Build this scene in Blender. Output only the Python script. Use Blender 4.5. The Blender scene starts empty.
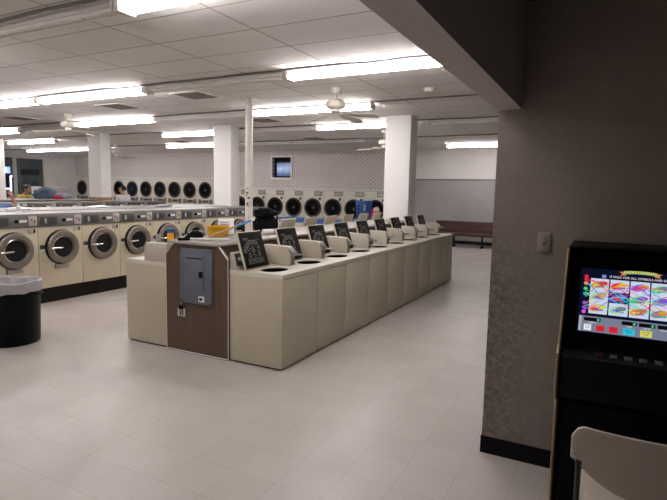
import bpy, bmesh, math, random
from mathutils import Vector, Matrix
random.seed(7)
PI = math.pi
C = bpy.context.scene.collection
RAD = math.radians
ORD = ['first', 'second', 'third', 'fourth', 'fifth', 'sixth', 'seventh', 'eighth', 'ninth', 'tenth', 'eleventh', 'twelfth']

# ------------------------------------------------------------------ mesh helper
class MB:
    def __init__(s): s.v = []; s.f = []
    def add(s, vs, fs):
        n = len(s.v); s.v += [tuple(p) for p in vs]; s.f += [tuple(i + n for i in f) for f in fs]; return s
    def box(s, x0, x1, y0, y1, z0, z1, top=True):
        v = [(x, y, z) for z in (z0, z1) for y in (y0, y1) for x in (x0, x1)]
        f = [(0, 2, 3, 1), (0, 1, 5, 4), (1, 3, 7, 5), (3, 2, 6, 7), (2, 0, 4, 6)]
        if top: f.append((4, 5, 7, 6))
        return s.add(v, f)
    def prism(s, prof, axis, c0, c1):
        def P(a, b, c):
            return {'x': (c, a, b), 'y': (a, c, b), 'z': (a, b, c)}[axis]
        n = len(prof)
        v = [P(a, b, c0) for a, b in prof] + [P(a, b, c1) for a, b in prof]
        f = [tuple(range(n)), tuple(range(2 * n - 1, n - 1, -1))]
        f += [(i, (i + 1) % n, n + (i + 1) % n, n + i) for i in range(n)]
        return s.add(v, f)
    def tube(s, pts, r, n=10, caps=True):
        pts = [Vector(p) for p in pts]
        rs = r if isinstance(r, (list, tuple)) else [r] * len(pts)
        rings = []; prev = None
        for i, p in enumerate(pts):
            t = (pts[min(i + 1, len(pts) - 1)] - pts[max(i - 1, 0)]).normalized()
            if prev is None:
                u = t.orthogonal().normalized()
            else:
                u = (prev - t * prev.dot(t))
                u = u.normalized() if u.length > 1e-6 else t.orthogonal().normalized()
            prev = u; w = t.cross(u)
            rings.append([p + (u * math.cos(2 * PI * k / n) + w * math.sin(2 * PI * k / n)) * rs[i] for k in range(n)])
        v = [q for R in rings for q in R]; f = []
        for i in range(len(rings) - 1):
            for k in range(n):
                f.append((i * n + k, i * n + (k + 1) % n, (i + 1) * n + (k + 1) % n, (i + 1) * n + k))
        if caps:
            f.append(tuple(range(n))[::-1]); f.append(tuple(range((len(rings) - 1) * n, len(rings) * n)))
        return s.add(v, f)
    def lathe(s, prof, o=(0, 0, 0), axis='z', n=32, closed=False, sx=1, sy=1, caps=True):
        # prof: (radius, height) pairs
        v = []
        for r, h in prof:
            for k in range(n):
                a = r * math.cos(2 * PI * k / n) * sx; b = r * math.sin(2 * PI * k / n) * sy
                p = {'z': (a, b, h), 'x': (h, a, b), 'y': (b, h, a)}[axis]
                v.append((p[0] + o[0], p[1] + o[1], p[2] + o[2]))
        f = []; m = len(prof)
        for i in range(m if closed else m - 1):
            j = (i + 1) % m
            for k in range(n):
                f.append((i * n + k, i * n + (k + 1) % n, j * n + (k + 1) % n, j * n + k))
        if caps and not closed:
            if prof[0][0] > 1e-5: f.append(tuple(range(n))[::-1])
            if prof[-1][0] > 1e-5: f.append(tuple(range((m - 1) * n, m * n)))
        return s.add(v, f)
    def quad(s, a, b, c, d): return s.add([a, b, c, d], [(0, 1, 2, 3)])
    def lump(s, c, size, seed=0, sub=3, amp=.25, freq=3.0):
        from mathutils import noise
        bm = bmesh.new(); bmesh.ops.create_icosphere(bm, subdivisions=sub, radius=1)
        vs = []
        for v in bm.verts:
            p = v.co.copy(); d = 1 + amp * noise.noise(p * freq + Vector((seed * 7.3, seed * 3.1, 0))) + amp * .5 * noise.noise(p * freq * 2.3 + Vector((0, seed, 5)))
            p *= d
            z = max(p.z, -.55)
            vs.append((c[0] + p.x * size[0], c[1] + p.y * size[1], c[2] + (z + .55) * size[2]))
        fs = [tuple(x.index for x in f.verts) for f in bm.faces]; bm.free()
        return s.add(vs, fs)
    def build(s, name, mat, parent=None, bevel=0, smooth=True, seg=2, loc=None, weld=False):
        me = bpy.data.meshes.new(name); me.from_pydata(s.v, [], s.f)
        bm = bmesh.new(); bm.from_mesh(me)
        if weld: bmesh.ops.remove_doubles(bm, verts=bm.verts, dist=1e-4)
        bmesh.ops.recalc_face_normals(bm, faces=bm.faces)
        if bevel:
            es = [e for e in bm.edges if len(e.link_faces) == 2 and e.calc_face_angle(0) > RAD(28)]
            bmesh.ops.bevel(bm, geom=es, offset=bevel, segments=seg, profile=.5, affect='EDGES', clamp_overlap=True)
        bm.to_mesh(me); bm.free()
        if smooth:
            me.polygons.foreach_set('use_smooth', [True] * len(me.polygons))
            me.set_sharp_from_angle(angle=RAD(32))
        me.materials.append(mat)
        o = bpy.data.objects.new(name, me); C.objects.link(o)
        if parent is not None: o.parent = parent
        if loc: o.location = loc
        return o

def tag(o, label=None, cat=None, group=None, kind=None):
    if label: o['label'] = label
    if cat: o['category'] = cat
    if group: o['group'] = group
    if kind: o['kind'] = kind
    return o
def thing(name, label, cat, loc=(0, 0, 0), rz=0, group=None):
    o = bpy.data.objects.new(name, None); C.objects.link(o)
    o.empty_display_size = .1
    o.location = loc; o.rotation_euler = (0, 0, rz)
    return tag(o, label, cat, group)
KIDS = {}
def dup(o, label=None, loc=None, rz=None, parent=None):
    c = o.copy(); C.objects.link(c)
    if parent is not None: c.parent = parent
    for ch in list(o.children): dup(ch, parent=c)
    if label: c['label'] = label
    if loc is not None: c.location = loc
    if rz is not None: c.rotation_euler = (0, 0, rz)
    return c
def struct(name, mb, mat, parent=None, **k):
    o = mb.build(name, mat, parent, **k)
    o['kind'] = 'structure'
    return o
def text_mesh(txt, size, mat, name, parent, mtx, bold=0.0, ext=.001, align='CENTER'):
    cu = bpy.data.curves.new('txt', 'FONT'); cu.body = txt; cu.size = size; cu.align_x = align; cu.align_y = 'CENTER'
    cu.extrude = ext; cu.offset = bold; cu.resolution_u = 3
    t = bpy.data.objects.new('txt', cu); C.objects.link(t)
    dg = bpy.context.evaluated_depsgraph_get(); dg.update()
    me = bpy.data.meshes.new_from_object(t.evaluated_get(dg))
    bpy.data.objects.remove(t); bpy.data.curves.remove(cu)
    me.transform(mtx); me.materials.clear(); me.materials.append(mat); me.name = name
    o = bpy.data.objects.new(name, me); C.objects.link(o); o.parent = parent
    return o

# ------------------------------------------------------------------ materials
def M(name, col, rough=.5, metal=0, emit=None, es=0, noise=0, nscale=8, bump=0, bscale=60, spec=.5, trans=0):
    m = bpy.data.materials.new(name); m.use_nodes = True
    nt = m.node_tree; b = nt.nodes['Principled BSDF']
    b.inputs['Base Color'].default_value = (*col, 1); b.inputs['Roughness'].default_value = rough
    b.inputs['Metallic'].default_value = metal; b.inputs['Specular IOR Level'].default_value = spec
    if trans: b.inputs['Transmission Weight'].default_value = trans
    if emit:
        b.inputs['Emission Color'].default_value = (*emit, 1); b.inputs['Emission Strength'].default_value = es
    if noise or bump:
        tc = nt.nodes.new('ShaderNodeTexCoord')
    if noise:
        n = nt.nodes.new('ShaderNodeTexNoise'); n.inputs['Scale'].default_value = nscale; n.inputs['Detail'].default_value = 6
        nt.links.new(tc.outputs['Object'], n.inputs['Vector'])
        r = nt.nodes.new('ShaderNodeMapRange'); r.inputs[1].default_value = .3; r.inputs[2].default_value = .7
        r.inputs[3].default_value = 1 - noise; r.inputs[4].default_value = 1 + noise * .5
        nt.links.new(n.outputs['Fac'], r.inputs[0])
        mx = nt.nodes.new('ShaderNodeVectorMath'); mx.operation = 'SCALE'; mx.inputs[0].default_value = col
        nt.links.new(r.outputs[0], mx.inputs['Scale']); nt.links.new(mx.outputs[0], b.inputs['Base Color'])
    if bump:
        n2 = nt.nodes.new('ShaderNodeTexNoise'); n2.inputs['Scale'].default_value = bscale; n2.inputs['Detail'].default_value = 4
        nt.links.new(tc.outputs['Object'], n2.inputs['Vector'])
        bp = nt.nodes.new('ShaderNodeBump'); bp.inputs['Strength'].default_value = bump; bp.inputs['Distance'].default_value = .01
        nt.links.new(n2.outputs['Fac'], bp.inputs['Height']); nt.links.new(bp.outputs[0], b.inputs['Normal'])
    return m

class NG:
    """tiny node-graph builder"""
    def __init__(s, name, rough=.5):
        s.m = bpy.data.materials.new(name); s.m.use_nodes = True; s.nt = s.m.node_tree
        s.b = s.nt.nodes['Principled BSDF']; s.b.inputs['Roughness'].default_value = rough
        s.tc = s.nt.nodes.new('ShaderNodeTexCoord')
    def n(s, t, **k):
        x = s.nt.nodes.new(t)
        for a, b in k.items(): setattr(x, a, b)
        return x
    def l(s, a, b): s.nt.links.new(a, b)
    def math(s, op, a, b=None):
        x = s.n('ShaderNodeMath', operation=op)
        for i, q in enumerate((a, b)):
            if q is None: continue
            if isinstance(q, (int, float)): x.inputs[i].default_value = q
            else: s.l(q, x.inputs[i])
        return x.outputs[0]
    def mix(s, f, a, b, mode='MIX'):
        x = s.n('ShaderNodeMix', data_type='RGBA', blend_type=mode)
        for i, q in ((0, f), (6, a), (7, b)):
            if isinstance(q, (int, float)): x.inputs[i].default_value = q
            elif isinstance(q, tuple): x.inputs[i].default_value = (*q, 1)
            else: s.l(q, x.inputs[i])
        return x.outputs[2]
    def noise(s, scale, detail=4, rough=.55, vec=None):
        x = s.n('ShaderNodeTexNoise'); x.inputs['Scale'].default_value = scale; x.inputs['Detail'].default_value = detail; x.inputs['Roughness'].default_value = rough
        s.l(vec or s.tc.outputs['Object'], x.inputs['Vector']); return x.outputs['Fac']
    def rng(s, v, a, b, c, d):
        x = s.n('ShaderNodeMapRange')
        s.l(v, x.inputs[0])
        for i, q in enumerate((a, b, c, d)): x.inputs[i + 1].default_value = q
        return x.outputs[0]
    def brick(s, w, h, mortar, off, c1, c2, cm, bias=0):
        mp = s.n('ShaderNodeMapping'); mp.inputs['Location'].default_value = off
        s.l(s.tc.outputs['Object'], mp.inputs['Vector'])
        x = s.n('ShaderNodeTexBrick', offset=0, squash=1)
        s.l(mp.outputs[0], x.inputs['Vector'])
        x.inputs['Scale'].default_value = 1; x.inputs['Brick Width'].default_value = w; x.inputs['Row Height'].default_value = h
        x.inputs['Mortar Size'].default_value = mortar; x.inputs['Mortar Smooth'].default_value = .3; x.inputs['Bias'].default_value = bias
        for k, c in (('Color1', c1), ('Color2', c2), ('Mortar', cm)): x.inputs[k].default_value = (*c, 1)
        return x
    def bump(s, h, strength, dist=.01):
        x = s.n('ShaderNodeBump'); x.inputs['Strength'].default_value = strength; x.inputs['Distance'].default_value = dist
        s.l(h, x.inputs['Height']); s.l(x.outputs[0], s.b.inputs['Normal'])

def floor_mat():
    g = NG('vinyl_floor_tiles', .38)
    br = g.brick(.305, .305, .0016, (.09, .02, 0), (.455, .415, .39), (.49, .45, .425), (.29, .25, .235))
    f = g.rng(g.noise(1.1, 5), .35, .7, 0, 1)
    c = g.mix(g.math('MULTIPLY', f, .5), br.outputs['Color'], (.40, .36, .34))
    f2 = g.rng(g.noise(28, 3), .58, .75, 0, .35)
    c = g.mix(f2, c, (.40, .36, .34))
    # worn scuffs
    f3 = g.rng(g.noise(5, 8, .75), .62, .72, 0, .35)
    c = g.mix(f3, c, (.36, .32, .30))
    g.l(c, g.b.inputs['Base Color'])
    g.l(g.rng(g.noise(3, 4), .3, .7, .30, .5), g.b.inputs['Roughness'])
    g.b.inputs['Specular IOR Level'].default_value = .45
    return g.m
def ceiling_mat():
    g = NG('ceiling_tiles', .9)
    br = g.brick(1.22, .615, .009, (3.013 + 1.22 * 40, -4.107 + .615 * 60, 0), (.76, .735, .715), (.72, .695, .675), (.22, .20, .19))
    f = g.rng(g.noise(.55, 4), .4, .75, 0, .5)
    c = g.mix(f, br.outputs['Color'], (.60, .565, .535))
    f2 = g.rng(g.noise(.9, 2, .4), .70, .78, 0, .35)
    c = g.mix(f2, c, (.42, .33, .22))
    g.l(c, g.b.inputs['Base Color']); g.bump(g.noise(90, 3), .25)
    return g.m
def peg_mat():
    g = NG('dotted_pegboard', .6)
    sp = g.n('ShaderNodeSeparateXYZ'); g.l(g.tc.outputs['Object'], sp.inputs[0])
    px, pz = .172, .147; masks = []
    for o in (0, .5):
        u = g.math('SUBTRACT', g.math('FRACT', g.math('ADD', g.math('DIVIDE', g.math('ADD', sp.outputs[0], 60), px), o)), .5)
        w = g.math('SUBTRACT', g.math('FRACT', g.math('ADD', g.math('DIVIDE', g.math('ADD', sp.outputs[2], 10), pz), o)), .5)
        u = g.math('MULTIPLY', u, px); w = g.math('MULTIPLY', w, pz)
        d = g.math('SQRT', g.math('ADD', g.math('MULTIPLY', u, u), g.math('MULTIPLY', w, w)))
        masks.append(g.math('LESS_THAN', d, .0235))
    m = g.math('MAXIMUM', masks[0], masks[1])
    # sheet seams every 1.22 m
    s = g.math('LESS_THAN', g.math('FRACT', g.math('DIVIDE', g.math('ADD', sp.outputs[0], 60.3), 1.22)), .012)
    base = g.mix(g.rng(g.noise(.5, 2), .3, .7, 0, 1), (.66, .62, .61), (.60, .56, .555))
    c = g.mix(g.math('MULTIPLY', m, .75), base, (.17, .12, .12))
    c = g.mix(g.math('MULTIPLY', s, .35), c, (.3, .27, .26))
    g.l(c, g.b.inputs['Base Color']); return g.m
def plaster_mat(name, c1, c2, rough=.85, dirt=0):
    g = NG(name, rough)
    c = g.mix(g.rng(g.noise(1.6, 6, .65), .3, .7, 0, 1), c1, c2)
    if dirt:
        sp = g.n('ShaderNodeSeparateXYZ'); g.l(g.tc.outputs['Object'], sp.inputs[0])
        f = g.math('MULTIPLY', g.rng(g.noise(30, 8, .85), .40, .58, 0, 1), g.math('MULTIPLY', g.rng(sp.outputs[0], -.64, -.30, 1, .22), g.rng(sp.outputs[2], 1.1, 1.6, dirt, dirt * .3)))
        c = g.mix(f, c, tuple(q * .3 for q in c1))
    g.l(c, g.b.inputs['Base Color']); g.bump(g.noise(55, 5, .6), .35, .012)
    return g.m
def wood_mat(name, c1, c2, axis=2, scale=1.0, rough=.5):
    g = NG(name, rough)
    mp = g.n('ShaderNodeMapping'); sc = [14 * scale] * 3; sc[axis] = .8 * scale
    mp.inputs['Scale'].default_value = sc; g.l(g.tc.outputs['Object'], mp.inputs['Vector'])
    f = g.rng(g.noise(2.2, 7, .65, mp.outputs[0]), .3, .7, 0, 1)
    c = g.mix(f, c1, c2)
    g.l(c, g.b.inputs['Base Color']); return g.m
def glass_mat():
    m = bpy.data.materials.new('dark_window_glass'); m.use_nodes = True; nt = m.node_tree
    nt.nodes.remove(nt.nodes['Principled BSDF']); out = nt.nodes['Material Output']
    t = nt.nodes.new('ShaderNodeBsdfTransparent'); t.inputs[0].default_value = (.7, .75, .78, 1)
    gl = nt.nodes.new('ShaderNodeBsdfGlossy'); gl.inputs['Roughness'].default_value = .03; gl.inputs[0].default_value = (.75, .85, .9, 1)
    fr = nt.nodes.new('ShaderNodeFresnel'); fr.inputs[0].default_value = 2.1
    mx = nt.nodes.new('ShaderNodeMixShader')
    nt.links.new(fr.outputs[0], mx.inputs[0]); nt.links.new(t.outputs[0], mx.inputs[1]); nt.links.new(gl.outputs[0], mx.inputs[2])
    df = nt.nodes.new('ShaderNodeBsdfDiffuse'); df.inputs[0].default_value = (.12, .15, .16, 1)  # pale diffuse haze painted in for the hall's weak reflection
    m2 = nt.nodes.new('ShaderNodeMixShader'); m2.inputs[0].default_value = .45
    nt.links.new(mx.outputs[0], m2.inputs[1]); nt.links.new(df.outputs[0], m2.inputs[2])
    nt.links.new(m2.outputs[0], out.inputs[0]); return m

m_floor = floor_mat(); m_ceil = ceiling_mat(); m_peg = peg_mat(); m_glass = glass_mat()
m_white = plaster_mat('white_wall_paint', (.70, .67, .66), (.64, .61, .60))
m_grey = plaster_mat('grey_wall_paint', (.36, .345, .345), (.32, .305, .305))
m_column = plaster_mat('white_column_paint', (.84, .825, .81), (.80, .78, .765))
m_dark = plaster_mat('brown_grey_plaster', (.36, .31, .27), (.31, .265, .23), dirt=1.0)
m_beam = plaster_mat('beam_plaster', (.60, .55, .525), (.54, .49, .47))
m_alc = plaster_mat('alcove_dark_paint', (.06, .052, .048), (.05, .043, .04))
m_black = M('black_vinyl_base', (.004, .0035, .0035), .5, spec=.15)
m_cream = M('cream_enamel', (.60, .54, .40), .36, noise=.05, nscale=3)
m_cream2 = M('almond_enamel', (.54, .495, .375), .34, noise=.05, nscale=3)
m_deck = M('white_enamel_deck', (.62, .585, .51), .3, noise=.05, nscale=5)
m_box = M('almond_box_paint', (.47, .425, .35), .45)
m_boxd = M('olive_box_front', (.20, .17, .11), .4)
m_liner = M('black_lid_liner', (.005, .0045, .004), .6, spec=.12)
m_print = M('grey_lid_print', (.27, .265, .26), .6)
m_tub = M('dark_tub', (.004, .004, .004), .5, spec=.15)
m_panel = M('dark_control_panel', (.045, .05, .052), .4)
m_chrome = M('chrome', (.62, .60, .57), .22, 1)
m_steel = M('brushed_steel', (.36, .345, .33), .38, .9, noise=.1)
m_ring = M('steel_door_ring', (.25, .22, .195), .36, .75)
m_fascia = M('grey_fascia', (.17, .165, .155), .42, .3)
m_fascia2 = M('dark_fascia', (.05, .055, .055), .4)
m_silver = M('silver_coin_box', (.50, .49, .47), .4, .3)
m_red = M('red_button', (.5, .02, .03), .4, emit=(1, .03, .05), es=.12)
m_blackgl = M('black_door_glass', (.003, .003, .004), .15, spec=.22)
m_rubber = M('black_rubber', (.006, .006, .006), .6, spec=.2)
m_wood = wood_mat('brown_wood_panelling', (.062, .036, .019), (.098, .058, .033))
m_woodd = wood_mat('dark_wood_side', (.085, .045, .026), (.13, .074, .044), axis=1)
m_bench = wood_mat('red_brown_bench_wood', (.032, .0135, .009), (.065, .028, .018), axis=0, rough=.85)
m_counter = M('cream_laminate', (.32, .29, .26), .45, noise=.08)
m_cover = M('scuffed_grey_laminate', (.215, .20, .20), .4, noise=.5, nscale=2.6)
m_covd = M('brown_grey_laminate', (.20, .172, .155), .5, noise=.3, nscale=2)
m_trim = M('white_metal_trim', (.75, .74, .71), .35)
m_breaker = M('grey_panel_paint', (.105, .12, .145), .45, .2)
m_breaker2 = M('grey_panel_door', (.12, .137, .163), .42, .2)
m_brass = M('brass_trim', (.30, .22, .12), .35, .8)
m_blk = M('black_laminate', (.0015, .0015, .002), .5, spec=.1)
m_blkp = M('black_plastic', (.002, .002, .0025), .45, spec=.15)
m_bag = M('grey_bin_liner', (.36, .335, .355), .45, bump=.6, bscale=14)
m_bin = M('black_bin_plastic', (.002, .002, .0022), .45, spec=.12)
m_tubeon = M('lit_tube', (1, 1, 1), .5, emit=(1, .945, .93), es=46)
m_tubeoff = M('unlit_tube', (.85, .83, .81), .3)
m_hous = M('white_fixture_paint', (.72, .70, .68), .45)
m_housd = M('dusty_fixture_paint', (.76, .73, .70), .6)
m_cable = M('dark_cable', (.13, .12, .11), .6)
m_fan = M('cream_fan_paint', (.66, .62, .55), .4)
m_fanb = M('fan_blade', (.50, .46, .41), .5)
m_vent = M('grey_vent', (.20, .185, .175), .6)
m_pole = M('white_pole_paint', (.76, .72, .68), .45, noise=.12, nscale=9)
m_dryer = M('dryer_cream_enamel', (.64, .60, .52), .35)
m_dring = M('dryer_door_ring', (.025, .027, .032), .35, .3)
m_blue = M('blue_plastic', (.02, .085, .30), .4)
m_bluel = M('blue_laminate', (.05, .13, .36), .4)
m_yellow = M('yellow_plastic', (.62, .33, .012), .38)
m_orange = M('orange_plastic', (.75, .33, .02), .4)
m_paper = M('white_paper', (.78, .78, .78), .7)
m_white2 = M('white_plastic', (.72, .72, .72), .4)
m_handleb = M('blue_mop_handle', (.03, .16, .42), .35)
m_handlew = M('wood_mop_handle', (.34, .20, .12), .5)
m_blackcloth = M('black_cloth', (.003, .003, .0035), .85, bump=.5, bscale=18, spec=.1)
m_denim = M('denim', (.10, .15, .22), .8, noise=.3, nscale=6)
m_redc = M('red_cloth', (.5, .03, .06), .8)
m_greyc = M('grey_cloth', (.34, .36, .40), .8)
m_skin = M('skin', (.36, .19, .12), .55)
m_hair = M('black_hair', (.012, .01, .009), .5)
m_tee = M('white_tee', (.68, .66, .72), .85)
m_yshirt = M('yellow_shirt', (.62, .50, .10), .85)
m_bshirt = M('blue_shirt', (.06, .10, .20), .85)
m_jeans = M('dark_jeans', (.03, .04, .07), .85)
m_chair = M('beige_chair_plastic', (.52, .46, .39), .42)
m_alum = M('aluminium_frame', (.62, .60, .58), .35, .5)
m_neon = M('blue_neon', (.8, .85, 1), .5, emit=(.55, .65, 1), es=2.2)
m_neonb = M('blue_sign_light', (.3, .5, 1), .5, emit=(.30, .48, 1), es=1.1)
m_letter = M('black_sign_letters', (.004, .004, .004), .4)
m_line = M('pale_sign_line', (.06, .075, .08), .5)
m_kick = M('worn_black_plinth', (.009, .0065, .005), .6, noise=.6, nscale=9, spec=.15)
m_switch = M('beige_switch_plate', (.34, .30, .255), .4)

# ------------------------------------------------------------------ camera
H = 1.72; F = 520.918; PITCH = .112618; ROLL = .019458; YAW = .479391
fw = Vector((-math.sin(YAW) * math.cos(PITCH), math.cos(YAW) * math.cos(PITCH), -math.sin(PITCH)))
rt = Vector((math.cos(YAW), math.sin(YAW), 0)); up = rt.cross(fw)
r2 = math.cos(ROLL) * rt + math.sin(ROLL) * up; u2 = -math.sin(ROLL) * rt + math.cos(ROLL) * up
cam = bpy.data.cameras.new('camera'); cam.sensor_width = 36; cam.sensor_fit = 'HORIZONTAL'; cam.lens = 36 * F / 667; cam.clip_start = .05; cam.clip_end = 200
co = bpy.data.objects.new('camera', cam); C.objects.link(co)
mw = Matrix((r2, u2, -fw)).transposed().to_4x4(); mw.translation = (0, 0, H); co.matrix_world = mw
bpy.context.scene.camera = co

# ------------------------------------------------------------------ room shell
CZ = 3.2; XL = -23.33; YF = -4.0; YB = 17.75; YP = 17.12; XR = 3.2
struct('floor', MB().box(XL - .3, XR + .3, YF - .3, YB + .3, -.1, 0), m_floor, smooth=False)
struct('ceiling', MB().box(XL - .3, XR + .3, YF - .3, YB + .3, CZ, CZ + .15), m_ceil, smooth=False)
# back wall: plain part behind the bench, white above a dark line and grey below
struct('wall_back', MB().box(-6.78, XR, YB, YB + .15, 2.19, CZ), m_white, smooth=False)
struct('wall_back_lower', MB().box(-6.78, XR, YB, YB + .15, 0, 2.19), m_grey, smooth=False)
struct('trim_1', MB().box(-6.78, XR, YB - .02, YB, 2.165, 2.20), m_cable, smooth=False)
struct('baseboard_back', MB().box(-6.78, XR, YB - .015, YB, 0, .12), m_black, smooth=False)
# dotted bulkhead above the dryers (two heights), with an opening for the small window
WX0, WX1, WZ0, WZ1 = -11.66, -10.80, 2.20, 2.98
pw = MB()
pw.box(XL, -14.45, YP, YP + .15, 2.13, CZ)
pw.box(-14.45, WX0, YP, YP + .15, 1.76, CZ); pw.box(WX1, -6.78, YP, YP + .15, 1.76, CZ)
pw.box(WX0, WX1, YP, YP + .15, 1.76, WZ0); pw.box(WX0, WX1, YP, YP + .15, WZ1, CZ)
struct('wall_back_dotted', pw, m_peg, smooth=False)
struct('wall_back_return', MB().box(-6.78, -6.66, YP - .0, YB, 0, CZ), m_white, smooth=False)
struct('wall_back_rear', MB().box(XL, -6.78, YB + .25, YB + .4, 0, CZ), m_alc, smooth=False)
struct('trim_2', MB().box(XL, -14.45, YP - .05, YP, 2.11, 2.15), m_trim, smooth=False)
struct('trim_3', MB().box(-14.45, -6.78, YP - .05, YP, 1.745, 1.785), m_trim, smooth=False)
# left wall: solid white at the back corner, glazed further forward
GY0, GY1, GZ1 = 12.6, 15.5, 2.97
lw = MB(); lw.box(XL - .15, XL, GY1, YB, 0, CZ); lw.box(XL - .15, XL, YF, GY0, 0, CZ); lw.box(XL - .15, XL, GY0, GY1, GZ1, CZ)
struct('wall_left', lw, m_white, smooth=False)
struct('wall_front', MB().box(XL - .15, XR, YF - .15, YF, 0, CZ), m_white, smooth=False)
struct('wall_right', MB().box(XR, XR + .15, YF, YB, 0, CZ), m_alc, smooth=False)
# window with a mullion in the left wall
wf = MB()
wf.box(XL - .06, XL + .03, GY0, GY0 + .06, 0, GZ1); wf.box(XL - .06, XL + .03, GY1 - .06, GY1, 0, GZ1)
wf.box(XL - .06, XL + .03, GY0, GY1, GZ1 - .06, GZ1); wf.box(XL - .06, XL + .03, GY0, GY1, 0, .12); wf.box(XL - .06, XL + .05, 14.04, 14.19, 0, GZ1)
w1 = struct('window_1', wf, m_alum, smooth=False)
o = MB().box(XL - .03, XL - .02, GY0 + .06, 14.04, .12, GZ1 - .06).build('pane', m_glass, w1)
o = MB().box(XL - .03, XL - .02, 14.19, GY1 - .06, .12, GZ1 - .06).build('pane', m_glass, w1)
struct('exterior_ground', MB().box(XL - 12, XL - .3, 2, 26, -.1, -.02), M('night_asphalt', (.02, .02, .022), .8), smooth=False)
# small window in the dotted wall
wb = MB(); t_ = .07
wb.box(WX0 - t_, WX1 + t_, YP - .03, YP, WZ1, WZ1 + t_); wb.box(WX0 - t_, WX1 + t_, YP - .03, YP, WZ0 - t_, WZ0)
wb.box(WX0 - t_, WX0, YP - .03, YP, WZ0, WZ1); wb.box(WX1, WX1 + t_, YP - .03, YP, WZ0, WZ1)
w2 = struct('window_2', wb, m_trim, smooth=False)
# black cabinet television seen in the opening
tv = thing('television', 'small television with a bluish picture set into the white-framed wall opening', 'television', (-11.17, YP + .09, WZ0))
MB().box(-.36, .36, -.02, .06, .02, .62).build('case', m_blkp, tv, bevel=.01)
g = NG('tv_picture', .3)
sp = g.n('ShaderNodeSeparateXYZ'); g.l(g.tc.outputs['Object'], sp.inputs[0])
band = g.math('MULTIPLY', g.rng(g.math('ABSOLUTE', g.math('SUBTRACT', sp.outputs[2], .34)), 0, .22, 1, .12), g.rng(g.noise(5, 4), .3, .7, .5, 1.1))
g.l(g.mix(band, (.02, .05, .16), (.42, .52, .80)), g.b.inputs['Emission Color']); g.b.inputs['Emission Strength'].default_value = 1.0
g.b.inputs['Base Color'].default_value = (.01, .01, .02, 1)
MB().box(-.32, .33, -.025, -.02, .06, .58).build('screen', g.m, tv)
MB().box(-.12, .12, -.02, .06, -.0, .02).build('foot', m_blkp, tv)

# alcove: dark wall, beam, soffit
struct('wall_right_alcove', MB().box(-.634, XR, 3.425, 3.7, 0, CZ), m_dark, smooth=False)
struct('baseboard_right', MB().box(-.638, XR, 3.417, 3.43, 0, .115).box(-.640, -.630, 3.417, 3.7, 0, .115), m_black, smooth=False)
struct('beam', MB().box(-.640, -.498, YF, 3.425, 2.24, CZ), m_beam, smooth=False)
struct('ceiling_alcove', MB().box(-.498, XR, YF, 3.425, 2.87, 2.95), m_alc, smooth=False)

# columns
for i, (x0, y0) in enumerate(((-3.95, 9.72), (-8.40, 9.85), (-13.0, 9.95), (-18.0, 9.95))):
    c = MB().box(x0, x0 + .52, y0, y0 + (.40, .32, .32, .32)[i], 0, CZ)
    struct('column' if i == 0 else 'column.%03d' % i, c, m_column, bevel=.008)
MB().box(-13.01, -12.47, 9.94, 10.28, 1.33, 1.42).build('trim_4', m_handlew, smooth=False)['kind'] = 'structure'

# steel pole
sp_ = thing('support_pole', 'thin white round steel pole, scuffed, standing behind the central island', 'pole', (-5.25, 7.03, 0))
MB().lathe([(.062, 0), (.062, CZ - .02)], n=20).build('shaft', m_pole, sp_)
MB().box(-.11, .11, -.11, .11, CZ - .02, CZ).build('cap_plate', m_pole, sp_, bevel=.004)
MB().box(-.11, .11, -.11, .11, 0, .012).build('base_plate', m_pole, sp_, bevel=.004)
st = MB()
for k in range(9):
    a = -1.1 + random.uniform(-.5, .5); z = random.uniform(1.42, 1.78); s_ = random.uniform(.008, .018)
    p = Vector((math.cos(a), math.sin(a), 0)) * .063; t = Vector((-math.sin(a), math.cos(a), 0)) * s_
    st.quad(p - t + Vector((0, 0, z)), p + t + Vector((0, 0, z)), p + t + Vector((0, 0, z + s_ * 2)), p - t + Vector((0, 0, z + s_ * 2)))
st.build('scuff_mark', m_wood, sp_)

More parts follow.
